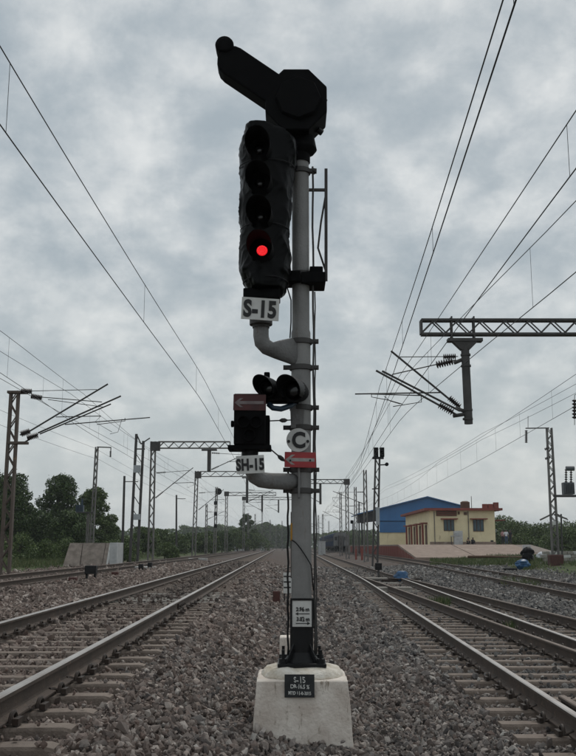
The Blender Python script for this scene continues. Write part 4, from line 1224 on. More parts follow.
def simple_masts():
    rows = [
        ('slim lattice mast standing left of the blue platform shed', 95, 366, 470, 8.0, -3.0, .5),
        ('slender mast just right of the blue train end', 150, 341, 492, 7, -2.6, .5),
        ('short mast behind the left colour light signal', 150, 206, 504, 7, 2.6, .45),
        ('thin mast between the two white cabinets and the signal', 205, 248, 513, 7, 2.8, .45),
        ('thin mast far off left of the line, near the vanishing rails', 240, 255, 514, 7, 2.6, .45),
        ('thin far mast beside the left edge of the signal post', 300, 270, 520, 7, 2.6, .5),
        ('left one of two far masts close to the signal post on its right', 235, 318.5, 515, 7, -2.8, .5),
        ('right one of two far masts close to the signal post on its right', 225, 323, 514, 7, -2.8, .5),
        ('far mast over the rear of the blue train', 330, 329, 521, 7, -2.5, .5),
        ('faint mast left of the far woodland gap', 270, 262, 512, 7, 2.6, .5),
        ('faintest mast in the gap where the left rails vanish', 360, 276, 524, 7, 2.4, .5),
        ('faint mast just clear of the signal post on its left', 330, 282, 521, 7, 2.4, .5),
        ('tall dark mast close behind the blue shed corner post', 128, 356, 487, 7, -2.8, .5)]
    for label, Y, px, py, _, reach, w_ in rows:
        x = P(px, 545, Y).x; zb = gz(x, Y); zt = P(0, py, Y).z
        t = mast(label, x, Y, zb, zt, w_, w_ * .75, 'galv', d=.24, step=.7, rail=.12)
        z = min(zt - 1.2, 6.1)
        cantilever(t, (x, Y, z - .3), (x, Y, z + 1.0), reach, z + .95, ins=.8)
    # plain poles
    for label, Y, px0, py0, px1, r_ in (('dark steel pole left of the twin-post frame', 66, 122.5, 476, 555, .10), ('thin pole with a side wire between the first two left gantries', 100, 176.5, 495, 545, .11)):
        a = P(px0 + (2 if Y == 66 else 0), py0, Y); x = P(px0, 550, Y).x; zb = gz(x, Y)
        t = thing('line_pole', label, 'pole', (x, Y, zb))
        part(MB().tube([(x, Y, zb - .2), (a.x, Y, a.z)], [r_, r_ * .8], 10), 'post', 'galv_dark', t, 40)
        part(MB().bar((a.x, Y, a.z - .4), (a.x + 1.0, Y, a.z - .4), .06), 'arm', 'galv_dark', t)
    # twin-post frame
    Y = 62; a0, a1, b0, b1 = P(130, 556, Y), P(136.5, 434, Y), P(137.5, 556, Y), P(143.5, 441, Y)
    zb = gz(a0.x, Y); t = thing('switch_frame', 'tall twin-post steel frame with small boxes, left of the nearest left gantry', 'mast', (a0.x, Y, zb))
    part(MB().bar((a0.x, Y, zb - .2), a1, .16, .16), 'post', 'galv_dark', t); part(MB().bar((b0.x, Y, zb - .2), b1, .16, .16), 'post', 'galv_dark', t)
    part(MB().bar(a1, P(141, 444, Y), .08).bar(P(141, 444, Y), P(150, 438, Y), .07).bar(P(137, 449, Y), P(145, 449, Y), .08), 'head_arm', 'galv_dark', t)
    for py, h in ((469, .5), (517, .38)):
        part(MB().box(P(137, py, Y - .14), (.45, .2, h)), 'switch_box', 'sign_grey', t, bev=.02)
    mb = MB()
    for k in range(7):
        y_ = 452 + k * 14
        mb.bar(P(135.8 - (y_ - 434) * .053, y_, Y), P(143.2 - (y_ - 441) * .053, y_ + 12, Y), .05)
    part(mb, 'bracing', 'galv_dark', t)
    # bracket mast with blue transformer
    Y = 70; a = P(97, 447, Y); x = P(91, 548, Y).x; zb = gz(x, Y)
    t = thing('transformer_mast', 'narrow mast with blue transformer and a hooked top arm before the trees', 'mast', (x, Y, zb))
    part(lattice_mb((x, Y, zb - .2), (a.x, Y, a.z), .34, .26, .2, .5, .08), 'post', 'galv', t)
    part(lattice_mb((P(87, 540, Y).x, Y, zb - .2), (P(88.5, 512, Y).x, Y, P(0, 512, Y).z), .2, .2, .2, .5, .07), 'short_leg', 'galv', t)
    part(MB().bar(a, P(111, 447.5, Y), .08).bar(P(111, 447, Y), P(110.5, 457, Y), .06), 'top_arm', 'galv_dark', t)
    part(insulator_mb(P(110.6, 451, Y), P(110.5, 457, Y), .09), 'insulator', 'insulator', t, True)
    part(MB().box(P(85, 512.5, Y), (1.2, .5, .08)), 'platform', 'galv_dark', t)
    mb = MB().box(P(80, 508.5, Y), (.56, .42, .52)); mb.tube([P(82, 505, Y), P(82.5, 499, Y)], .08, 8)
    for k in range(4): mb.box(P(80, 508.5, Y) + Vector((-.2 + .13 * k, -.24, 0)), (.03, .08, .4))
    part(mb, 'transformer', 'blue_hose', t)
    # right mast with bracket transformer
    Y = 62; a = P(549, 428, Y); x = P(556, 566, Y).x; zb = gz(x, Y)
    t = thing('transformer_mast', 'pale lattice mast with dark transformer on its arm at the right edge', 'mast', (x, Y, zb))
    part(lattice_mb((x, Y, zb - .2), (a.x, Y, a.z), .50, .40, .3, .42, .085), 'post', 'galv', t)
    part(MB().bar(a, P(525.5, 428.3, Y), .07), 'top_arm', 'galv_dark', t)
    part(MB().tube([P(528, 416, Y), P(528, 428, Y)], .018, 6), 'horn_rod', 'galv_dark', t)
    part(insulator_mb(P(526.2, 430, Y), P(526.2, 443, Y), .11, 8), 'insulator', 'insulator', t, True)
    for px, py in ((546.5, 449.5), (547, 459)):
        part(insulator_mb(P(px - 2, py, Y), P(px + 3, py - 2, Y), .10, 4), 'insulator', 'insulator', t, True)
    part(MB().box(P(565, 496, Y), (1.45, .5, .14)), 'platform', 'galv_dark', t)
    tr = part(MB().box(P(568, 488.5, Y), (.72, .55, .80)), 'transformer', 'oil_drum', t, bev=.03)
    mb = MB()
    for k in range(6): mb.box(P(568, 488.5, Y) + Vector((-.3 + .12 * k, -.33, 0)), (.03, .12, .62))
    part(mb, 'cooling_fin', 'oil_drum', tr)
    for px in (566, 571): part(insulator_mb(P(px, 483, Y), P(px, 469, Y), .10, 6), 'bushing', 'insulator', tr, True)
    part(MB().tube([P(566, 468.5, Y), P(574, 468.5, Y)], .16, 12), 'conservator', 'oil_drum', tr)
    for a_, b_ in (((540, 520), (551, 514.5)), ((567, 519), (554, 514.5))):
        part(MB().bar(P(*a_, Y), P(*b_, Y), .10, .10), 'guard_arm', 'galv', t)
    part(MB().box((x - .05, Y - .2, P(0, 523, Y).z), (.24, .02, .24)), 'number_plate', 'white_plate', t)
    part(MB().box((x, Y, zb + .25), (.9, .8, .9)), 'footing', 'dark_red_block', t, bev=.08)
    # stub pole behind it
    b = P(562, 556, 64); zb = gz(b.x, 64); tp = P(561, 514, 64)
    t = thing('line_pole', 'dark thin pole with short cross arm next to the right transformer mast', 'pole', (b.x, 64, zb))
    part(MB().tube([(b.x, 64, zb - .1), tp], .06, 8), 'post', 'galv_dark', t); part(MB().bar(P(557, 514, 64), P(568, 520, 64), .06), 'arm', 'galv_dark', t)
    # hanging insulator from the right gantry feeder
    # platform utility pole with cross arms
    Y = 150; b = P(359, 545, Y); tp = P(359, 502, Y)
    t = thing('line_pole', 'thin utility pole with two cross arms left of the platform shed', 'pole', (b.x, Y, gz(b.x, Y)))
    part(MB().tube([(b.x, Y, gz(b.x, Y) - .1), tp], .11, 8), 'post', 'galv_dark', t)
    for py in (505, 509): part(MB().bar(P(356, py, Y), P(362, py, Y), .09), 'cross_arm', 'galv_dark', t)
simple_masts()

def colour_signals():
    # twin-head signal on lattice mast, right
    Y = 74; x = P(374.5, 547, Y).x; tp = P(377.5, 459, Y); zb = gz(x, Y)
    t = thing('railway_signal', 'lattice signal mast with two dark lamp heads before the blue shed', 'railway signal', (x, Y, zb))
    part(lattice_mb((x, Y, zb - .2), tp, .52, .46, .28, .62, .13), 'post', 'galv_dark', t)
    part(MB().box(P(378, 458, Y), (.9, .4, .16)), 'head_bracket', 'black_paint', t)
    for px, y0, y1 in ((376, 447.5, 458), (382, 447.5, 457)):
        A, B = P(px, y0, Y), P(px, y1, Y)
        hd = part(MB().box((A + B) / 2, (.36, .3, A.z - B.z)), 'signal_head', 'black_matt', t, bev=.04)
        for k in (.25, .7):
            q = A.lerp(B, k); part(MB().loft([ring(q + Vector((0, -.14, 0)), .13, 14), ring(q + Vector((0, -.36, .01)), .14, 14), ring(q + Vector((0, -.355, .01)), .12, 14), ring(q + Vector((0, -.16, 0)), .11, 14)]), 'visor', 'black_paint', hd)
    part(MB().tube([P(379, 465, Y), P(388, 464.5, Y)], .05, 8), 'side_arm', 'galv_dark', t); 
    q = P(386.5, 464.5, Y - .1); part(MB().loft([ring(q, .14, 12), ring(q + Vector((0, -.25, 0)), .15, 12)]), 'side_lamp', 'black_matt', t)
    part(MB().box(P(377.8, 516, Y - .2), (.30, .03, 1.4)), 'marker_board', 'sign_grey', t)
    part(MB().bar(P(372, 489, Y), P(379, 488.5, Y), .09), 'cross_bar', 'galv_dark', t)
    # left far signal, black and white banded
    Y = 132; x = P(214.5, 547, Y).x; tp = P(216.8, 487, Y); zb = gz(x, Y)
    t = thing('railway_signal', 'far banded signal mast with round black head on the left', 'railway signal', (x, Y, zb))
    part(lattice_mb((x, Y, zb - .2), tp, .46, .36, .28, .8, .13), 'post', 'galv', t)
    mb = MB(); 
    for py in (503, 514, 526): mb.box(P(215.6, py, Y - .1), (.44, .26, .5))
    part(mb, 'dark_band', 'black_paint', t)
    q = P(218.5, 491.5, Y - .1); part(MB().loft([ring(q + Vector((0, .2, 0)), .42, 16), ring(q, .48, 16)]), 'signal_head', 'black_matt', t)
    # dwarf lamp post near the rear right gantry
    Y = 160; b = P(353, 545, Y); t = thing('railway_signal', 'small curved-top signal post between train and shed', 'railway signal', (b.x, Y, gz(b.x, Y)))
    part(MB().tube([(b.x, Y, gz(b.x, Y) - .1), P(353, 523, Y)], .12, 8), 'post', 'galv_dark', t)
    part(MB().box(P(352, 522, Y), (.55, .35, .6)), 'signal_head', 'black_matt', t, bev=.1)
colour_signals()

# ------------------------------------------------------------------ overhead wires
def wire_run(label, pts, z_c, gap_sup, gap_mid, spans, y0, y1, r=.0085, step=7.5, drop=True, group=None, cz_=None):
    """contact wire along plan points, messenger above it sagging between the span ends, droppers between"""
    xs, ys = [p[0] for p in pts], [p[1] for p in pts]
    fx = curve(ys, xs, 3)
    t = thing('overhead_wire', label, 'overhead wire', (float(fx(y0)), y0, z_c))
    Y = np.arange(y0, y1 + .1, 2.0)
    X = fx(Y)
    gap = np.full_like(Y, gap_mid)
    for a, b in zip(spans[:-1], spans[1:]):
        k = (Y >= a) & (Y <= b); u = (Y[k] - (a + b) / 2) / ((b - a) / 2)
        gap[k] = gap_mid + (gap_sup - gap_mid) * u * u
    part(MB().tube([(x, y, z_c) for x, y in zip(X, Y)], r, 5), 'contact_wire', 'wire', t, True, fix=False)
    part(MB().tube([(x, y, z_c + g) for x, y, g in zip(X, Y, gap)], r * .9, 5), 'messenger_wire', 'wire', t, True, fix=False)
    if drop:
        for y in np.arange(y0 + 3, min(y1, 130), step):
            g = float(np.interp(y, Y, gap)); x = float(fx(y))
            part(MB().tube([(x, y, z_c), (x, y, z_c + g)], .0035, 4), 'dropper', 'wire', t, fix=False)
    return t
wire_run('contact and messenger wires crossing the upper left sky above the near left track', [(-3.6, -30), (-3.2, 9.6), (-2.98, 19.9), (-2.75, 29), (-2.85, 50), (-3.2, 72), (-3.5, 130), (-6.5, 500)], 6.2, 1.55, .80, [-26, 72, 128, 184, 240, 296, 352, 408, 500], -20, 420, step=8.9)
wire_run('outermost left wires passing the brown lattice mast', [(-7.7, -30), (-7.9, 25), (-8.4, 37.5), (-8.5, 72), (-9.1, 150), (-12.5, 500)], 6.3, 1.45, 1.0, [-20, 37.5, 90, 150, 205, 260, 330, 400], -15, 400)
wire_run('second pair of left wires, a little outside the outermost left track', [(-8.8, -30), (-9.0, 25), (-8.9, 37.5), (-8.0, 72), (-7.0, 107)], 6.75, 1.0, .7, [-20, 37.5, 72, 107], -15, 107)
wire_run('near-vertical pair of wires right of the signal head', [(.4, -20), (1.78, 6.5), (2.16, 13.7), (2.36, 17.6), (2.95, 29), (3.9, 50), (4.4, 74), (5.0, 118), (6.2, 235), (8, 500)], 5.8, .85, .28, [-30, 29, 74, 118, 170, 235, 300, 400], -15, 420, step=6.2)
wire_run('left of the two wire pairs that leave through the upper right edge', [(3.2, -20), (3.25, 9.7), (3.3, 17), (3.45, 29), (4.2, 60), (5.2, 118), (6.5, 235), (8.5, 500)], 5.8, 1.0, .62, [-22, 29, 74, 118, 170, 235, 300, 400], -15, 420, step=11)
wire_run('rightmost wire pair over the diverging track, crossing the gantry boom', [(5.2, -20), (4.52, 13.8), (4.3, 17), (3.75, 29), (4.2, 50), (4.6, 74)], 5.8, 1.2, 1.08, [-22, 29, 74], -15, 74, step=9.3)
wire_run('low right wires along the platform track over the station building', [(7.9, -20), (8.6, 20), (9.75, 46.6), (10.6, 74), (11.1, 120), (11.4, 200), (12.5, 450)], 5.9, 1.35, .95, [-20, 62, 118, 174, 230, 290, 350, 400], -15, 400, step=5.4)
def feeder(label, pts, r=.009):
    mb = MB(); out = []
    for (a, b) in zip(pts[:-1], pts[1:]):
        a, b = Vector(a), Vector(b); n = 14; sag = (b - a).length ** 2 * .00016
        for k in range(n):
            u = k / n; out.append(a.lerp(b, u) - Vector((0, 0, sag * 4 * u * (1 - u) * .5)))
    out.append(Vector(pts[-1]))
    mb.tube(out, r, 5)
    solo(mb, 'feeder_wire', 'wire', label, 'wire', pts[0], smooth=True, fix=False)
feeder('upper of two parallel feeder wires at the right', [(12.6, -10, 9.2), (13.2, 62, 9.15), (12.5, 118, 9.1), (12.2, 200, 9.0), (13, 420, 9)])
feeder('lower of two parallel feeder wires at the right', [(12.6, -10, 8.8), (13.2, 62, 8.75), (12.5, 118, 8.75), (12.2, 200, 8.7), (13, 420, 8.7)])
feeder('upper feeder wire behind the brown lattice mast on the left', [(-15.5, -10, 9.0), (-14.8, 70, 9.0), (-13.5, 150, 8.9), (-15, 420, 8.9)])
feeder('lower feeder wire behind the brown lattice mast on the left', [(-15.2, -10, 8.1), (-14.4, 70, 8.1), (-13.2, 150, 8.0), (-14.8, 420, 8.0)])
def hanging_insulator():
    Y = 34; t = thing('hanging_insulator', 'ribbed insulator hanging from a wire at the right edge', 'insulator', P(574.5, 419, Y))
    part(insulator_mb(P(574.5, 399, Y), P(574.5, 419, Y), .10, 6), 'ribs', 'insulator', t, True)
    part(MB().tube([P(574.5, 395, Y), P(574.5, 425, Y)], .012, 6), 'rod', 'galv_dark', t)
    part(MB().tube([P(574.5, 395, Y), (13.4, 29.2, P(0, 334, 29).z)], .010, 6), 'tie_wire', 'wire', t)
hanging_insulator()
# ------------------------------------------------------------------ platform, station building, shed
PLX = 12.75; PZ = 1.80
def platform():
    x0, x1, ya, yb, yc = PLX, PLX + 15.5, 93.0, 108.0, 260.0
    t = thing('station_platform', 'raised station platform with tan sloping ramp end facing the tracks', 'platform', (x0, ya, .4))
    zr0 = .50
    part(MB().prism([(x0 + .05, yb, 0), (x0 + .05, yc, 0), (x0 + .05, yc, PZ - .15), (x0 + .05, yb, PZ - .15)], (1, 0, 0), x1 - x0 - .1), 'retaining_wall', 'stone_pitch', t)
    part(MB().box(((x0 + x1) / 2, (yb + yc) / 2, PZ - .075), (x1 - x0, yc - yb, .15)), 'deck', 'paving', t)
    # ramp in two slabs with a joint between
    xj = x0 + 6.2
    for a, b in ((x0, xj - .06), (xj + .06, x1 - 2.2)):
        mb = MB(); skew = .6
        mb.add([(a, ya, -.2), (b, ya, -.2), (b, yb - .01, -.2), (a, yb - .01, -.2), (a, ya, zr0), (b, ya, zr0), (b, yb - .01, PZ), (a, yb - .01, PZ)],
               [(3, 2, 1, 0), (4, 5, 6, 7), (0, 1, 5, 4), (1, 2, 6, 5), (2, 3, 7, 6), (3, 0, 4, 7)])
        part(mb, 'ramp_slab', 'paving', t)
    part(MB().prism([(x1 - 2.2, ya + 4, -.2), (x1 - 2.2, yb - .02, -.2), (x1 - 2.2, yb - .02, PZ - .05), (x1 - 2.2, ya + 4, zr0 + .4)], (1, 0, 0), 2.2).prism([(xj - .05, ya + .2, -.2), (xj - .05, yb - .1, -.2), (xj - .05, yb - .1, PZ - .12), (xj - .05, ya + .2, zr0 - .12)], (1, 0, 0), .1), 'ramp_edge', 'stone_pitch', t)
    # brick-red piers along the track face
    k = 0; y = ya + .5
    me = mesh_from(MB().box((0, 0, 0), (.10, .55, 1.0)), 'pier', 'red_trim', ORG0, False)
    while y < 190:
        h = (PZ if y > yb else zr0 + (PZ - zr0) * (y - ya) / (yb - ya)) - .30
        o = share(me, 'pier', t, (-.03, y - ya, h / 2 + .12 - .4)); o.scale = (1, 1, max(.1, h))
        y += 1.35
platform()

def station():
    Y0, Y1, X0, X1 = 118.0, 142.0, 18.0, 26.3
    zb, zt = 1.80, P(0, 510.5, 118).z
    t = thing('station_building', 'cream station building with red trim and flat roof on the platform', 'building', (X0, Y0, zb))
    cx, cy = (X0 + X1) / 2, (Y0 + Y1) / 2
    wl_ = part(MB().box((cx, cy, (zb + zt) / 2), (X1 - X0, Y1 - Y0, zt - zb)), 'wall', 'cream_wall', t)
    zr = P(0, 508.3, 118).z
    rf = part(MB().box((cx + .1, cy - .05, (zt + zr) / 2), (X1 - X0 + 1.6, Y1 - Y0 + 1.2, zr - zt + .02)), 'roof', 'red_trim', t)
    # parapet stubs and tanks on the roof
    for px in (484.5, 490, 495.5):
        h = .55 if px < 495 else .75
        part(MB().box((P(px, 508, 118.4).x, 118.2, zr + h / 2), (.62, .5, h)), 'parapet_stub', 'red_trim', rf)
    part(MB().tube([(P(465, 505, 122).x, 122, zr), (P(465, 505, 122).x, 122, zr + .95), (P(465, 505, 122).x, 122, zr + 1.1)], [.62, .62, .35], 16), 'water_tank', 'brown_wood', rf, 40)
    part(MB().tube([(P(471.5, 505, 121).x, 121, zr), (P(471.5, 505, 121).x, 121, zr + 1.7)], .04, 6), 'aerial', 'galv_dark', rf)
    part(MB().box((P(497, 521, 121).x + .1, 121, P(0, 520.5, 121).z), (1.0, 4.0, .12)), 'side_canopy', 'red_trim', wl_)
    # front windows with red sunshades
    for pa, pb, ya, yb in ((443.5, 454.3, 519.5, 531), (472.8, 483.8, 519.5, 531.5)):
        A, B = P(pa, ya, Y0), P(pb, yb, Y0)
        c = (A + B) / 2; w_, h = B.x - A.x, A.z - B.z
        fr = part(MB().box((c.x, Y0 - .02, c.z), (w_, .10, h)), 'window', 'brown_wood', wl_)
        for i in range(3):
            part(MB().box((c.x - w_ / 3 + i * w_ / 3, Y0 - .085, c.z), (w_ / 3 - .10, .03, h - .16)), 'pane', 'blue_panes', fr) if False else None
        pn = MB()
        for i in range(3):
            pn.box((c.x - w_ / 3 + i * w_ / 3, Y0 - .08, c.z), (w_ / 3 - .10, .03, h - .14))
        part(pn, 'panes', 'blue_panes', fr)
        part(MB().box((c.x, Y0 - .45, P(0, 519, Y0).z), (w_ + .75, .9, .13)), 'sunshade', 'red_trim', wl_)
    for px in (434.5, 468.5):
        q = P(px, 525, Y0 - .09); part(MB().tube([(q.x, q.y, zb), (q.x, q.y, zt - .1)], .05, 8), 'drainpipe', 'galv', wl_)
    # station name board frame, small signs
    A, B = P(436, 509.8, Y0), P(456.5, 515.8, Y0); c = (A + B) / 2
    nb = part(MB().box((c.x, Y0 - .08, c.z), (B.x - A.x, .16, A.z - B.z)), 'louvre_board', 'brown_wood', wl_)
    mb = MB()
    for k in range(3): mb.box((c.x, Y0 - .17, B.z + (k + .5) * (A.z - B.z) / 3), (B.x - A.x - .2, .04, .07))
    part(mb, 'louvre_slat', 'red_trim', nb)
    for px, py in ((465.4, 513.5), (458.7, 513)):
        part(MB().box(P(px, py, Y0 - .06), (.40 if px > 460 else .22, .10, .36)), 'wall_box', 'brown_wood', wl_)
    part(MB().box(P(492, 541.5, Y0 - .03), (.35, .08, .3)), 'drain_grille', 'train_dark', wl_)
    part(MB().box((cx, Y0 - .04, zb + .18), (X1 - X0 + .06, .10, .36)), 'plinth', 'paving', wl_)
    # track side: doors under red lintels between piers
    for i in range(4):
        y = 121 + i * 5.6
        dr = part(MB().box((X0 - .02, y, zb + 1.25), (.10, 1.5, 2.5)), 'door', 'brown_wood', wl_)
        part(MB().box((X0 - .35, y, zb + 2.75), (.8, 2.3, .14)), 'sunshade', 'red_trim', wl_)
        part(MB().box((X0 - .10, y + 2.6, zb + 1.45), (.22, .5, 2.9)), 'pier', 'red_trim', wl_)
station()

def booth():
    c = P(458, 537.5, 116.5); t = thing('notice_booth', 'white boxy booth standing before the cream station front', 'booth', (c.x, 116.5, PZ))
    part(MB().box((c.x, 116.5, PZ + .85), (1.05, .8, 1.7)), 'cabinet', 'cabinet_white', t, bev=.04)
    part(MB().box((c.x - .2, 116.06, PZ + 1.25), (.5, .05, .4)), 'panel', 'sign_grey', t)
    part(MB().box((c.x - .62, 116.5, PZ + 1.05), (.6, .5, .10)), 'shelf', 'cabinet_white', t)
    part(MB().tube([(c.x - .85, 116.5, PZ), (c.x - .85, 116.5, PZ + 1.02)], .05, 6), 'leg', 'galv_dark', t)
    # white cube at the ramp's outer corner
    c = P(526.5, 546.5, 100); z0 = gz(c.x, 100)
    solo(MB().box((c.x, 100, (1.55 + .2) / 2), (.78, .6, 1.75)), 'end_post', 'cabinet_white', 'white square post at the outer corner of the platform ramp', 'post', (c.x, 100, z0), bev=.03)
booth()

def shed():
    Y0, Y1 = 150.0, 163.0; zb = PZ
    xr = P(427, 497, Y0).x; zr = P(0, 497.5, Y0).z
    xl = P(357.5, 515, Y0).x; zl = P(0, 514.5, Y0).z
    xb = P(379.5, 530, Y0).x; xe = P(466, 515, Y0).x
    t = thing('platform_shed', 'blue sheeted platform shed with shallow gable behind the station building', 'shed', (xb, Y0, zb))
    slope = lambda x: zr - (zr - zl) * abs(x - xr) / (xr - xl)
    # gable sheet: vertical ribs of sheeting, each a part
    n = 16; zs_ = P(0, 532.5, Y0).z
    for k in range(n):
        a, b = xb + (xe - xb) * k / n, xb + (xe - xb) * (k + 1) / n - .001
        if a < xr < b:
            poly = [(a, Y0, zs_), (b, Y0, zs_), (b, Y0, slope(b)), (xr, Y0, zr), (a, Y0, slope(a))]
        else:
            poly = [(a, Y0, zs_), (b, Y0, zs_), (b, Y0, slope(b)), (a, Y0, slope(a))]
        part(MB().prism([(p_[0], p_[1] - (.03 if k % 2 else 0), p_[2]) for p_ in poly], (0, 1, 0), .12), 'cladding_sheet', 'blue_sheet', t)
    part(MB().prism([(xb, Y0 + .15, zb), (xe, Y0 + .15, zb), (xe, Y0 + .15, zs_ + .1), (xb, Y0 + .15, zs_ + .1)], (0, 1, 0), .2), 'end_wall', 'cream_wall', t)
    part(MB().box(((xb + xe) / 2, Y0 - .02, zs_ + .95 * 1.9), (xe - xb, .1, .12)), 'sheet_rail', 'train_blue', t)
    # roof planes
    for s, name in ((-1, 'roof'), (1, 'roof')):
        xo = xl - .2 if s < 0 else xe + .2
        zo = (zl if s < 0 else slope(xe + .2)) - .05
        part(MB().prism([(xr, Y0 - .5, zr + .05), (xo, Y0 - .5, zo), (xo, Y0 - .5, zo + .14), (xr, Y0 - .5, zr + .20)], (0, 1, 0), Y1 - Y0), name, 'blue_sheet', t)
    # dark fascia of the open trackside bay
    part(MB().prism([(xl, Y0 + .05, zl - .05), (xb - .02, Y0 + .05, slope(xb) - .02), (xb - .02, Y0 + .05, slope(xb) - 1.9), (xl, Y0 + .05, zl - 1.4)], (0, 1, 0), .3), 'fascia', 'dark_under', t)
    for k in range(2):
        y = Y0 + .6 + k * 11
        part(MB().tube([(xl + 1.6, y, zb - .02), (xl + 1.6, y, zl + .2)], .14, 10), 'column', 'galv_dark', t)
        part(MB().bar((xl + 1.6, y, zl - 1.2), (xl + 4, y, zl + .3), .14), 'brace', 'galv_dark', t)
shed()

# ------------------------------------------------------------------ train
def coach(y0, label):
    Yc = y0 + 11; x = float(RPc(Yc)); zr = float(zRP(np.array([Yc]))[0]); L_ = 22.0
    t = thing('train_coach', label, 'coach', (x, y0, zr), 'coaches of the standing train')
    hw = 1.62; prof = [(-hw, 1.15), (-hw, 3.25), (-hw + .12, 3.65), (-hw * .6, 3.98), (0, 4.12), (hw * .6, 3.98), (hw - .12, 3.65), (hw, 3.25), (hw, 1.15)]
    body = part(MB().prism([(x + a, y0, zr + b) for a, b in prof], (0, 1, 0), L_), 'body', 'train_blue', t)
    e = part(MB().prism([(x + a * .98, y0 - .05, zr + b * .995) for a, b in prof], (0, 1, 0), .05), 'end_panel', 'train_grey', t)
    part(MB().box((x, y0 - .25, zr + 2.25), (1.05, .4, 2.2)), 'gangway', 'train_dark', e)
    for s in (-1, 1):
        part(MB().box((x + s * 1.05, y0 - .07, zr + 2.75), (.55, .06, .75)), 'end_window', 'train_dark', e)
        part(MB().tube([(x + s * .95, y0 - .05, zr + 1.1), (x + s * .95, y0 - .6, zr + 1.1)], .18, 10), 'buffer', 'train_dark', e)
    for k in range(9):
        part(MB().box((x - hw - .005, y0 + 2.6 + k * 2.1, zr + 2.55), (.03, 1.1, .75)), 'window', 'train_dark', body)
    part(MB().box((x, y0 + 11, zr + 1.0), (2.5, 20, .4)), 'underframe', 'train_dark', t)
    for yy in (4.0, 18.0):
        mb = MB().box((x, y0 + yy, zr + .55), (2.3, 3.2, .35)); 
        for dy in (-1.2, 1.2):
            for s in (-1, 1):
                mb.tube([(x + s * .80, y0 + yy + dy, zr + .455), (x + s * .94, y0 + yy + dy, zr + .455)], .455, 16)
        part(mb, 'bogie', 'train_dark', t)
for i, lb in enumerate(('nearest dark blue coach with grey end standing by the platform', 'second dark blue coach behind the grey coach end', 'third dark blue coach back in the standing train', 'rearmost dark blue coach, smallest towards the signal post')):
    coach(200 + i * 23.2, lb)

# ------------------------------------------------------------------ lineside things
def cabinet(px, py0, py1, Y, w_, label, mat='cabinet_white', group=None):
    a, b = P(px, py0, Y), P(px, py1, Y); z0 = min(gz(a.x, Y), b.z)
    t = thing('lineside_cabinet', label, 'cabinet', (a.x, Y, z0), group)
    part(MB().box((a.x, Y, (a.z + z0) / 2), (w_, .7, a.z - z0)), 'case', mat, t, bev=.03)
    part(MB().box((a.x, Y, a.z + .03), (w_ + .14, .84, .07)), 'lid', mat, t)
    part(MB().box((a.x - w_ * .02, Y - .36, (a.z + z0) / 2), (.03, .03, (a.z - z0) * .85)), 'door_seam', 'galv', t)
cabinet(236.6, 541, 547, 225, 1.25, 'left one of two white lineside cabinets beyond the left tracks')
cabinet(242.8, 541.3, 547, 225, 1.25, 'right one of two white lineside cabinets beyond the left tracks')
cabinet(262.5, 542, 547, 260, 1.2, 'small far white cabinet beyond the left track, near the signal post')
cabinet(321.8, 541.5, 548.5, 170, 1.3, 'white cabinet in front of the blue train')

def culvert():
    Y = 58.0; z0 = .2
    def q(px, py, y): return P(px, py, y)
    zt = P(0, 543, Y + 1.5).z; a, b, c, d = (P(p_, 558, Y).x for p_ in (61, 79, 101, 113)); e_ = P(116.5, 550, Y).x
    t = thing('culvert_headwall', 'stone and concrete culvert wall with white painted end by the left trees', 'culvert', ((a + e_) / 2, Y, z0))
    ta, tb, tc_, td = (P(p_, 543, Y + 1.6).x for p_ in (70, 83, 106, 113))
    def slab(x0, x1, t0, t1, dy, mat, name):
        mb = MB(); y0 = Y + dy; y1 = Y + 1.6
        mb.add([(x0, y0, -.1), (x1, y0, -.1), (t1, y1, zt), (t0, y1, zt), (x0, y1 + .8, -.1), (x1, y1 + .8, -.1), (t1, y1 + .8, zt), (t0, y1 + .8, zt)], [(0, 1, 2, 3), (5, 4, 7, 6), (4, 0, 3, 7), (1, 5, 6, 2), (3, 2, 6, 7), (4, 5, 1, 0)])
        part(mb, name, mat, t)
    slab(a, b - .02, ta, tb - .02, 0, 'stone_pitch', 'sloped_wing'); slab(b + .02, c - .02, tb + .02, tc_ - .02, .15, 'stone_pitch', 'sloped_face'); slab(c + .02, d, tc_ + .02, td, 0, 'stone_pitch', 'sloped_wing')
    x0, x1 = P(106, 550, Y).x, P(113.5, 550, Y).x
    part(MB().prism([(c + .25, Y - .02, -.1), (x1 + .05, Y + .1, -.1), (x1 + .05, Y + 1.6, zt + .02), (tc_ + .25, Y + 1.58, zt + .02)], (0, 1, 0), .06), 'painted_face', 'painted_white', t)
    part(MB().box((e_ - .22, Y + 1.2, (zt - .1) / 2), (.46, 2.2, zt + .14)), 'end_pier', 'cabinet_white', t, bev=.02)
culvert()

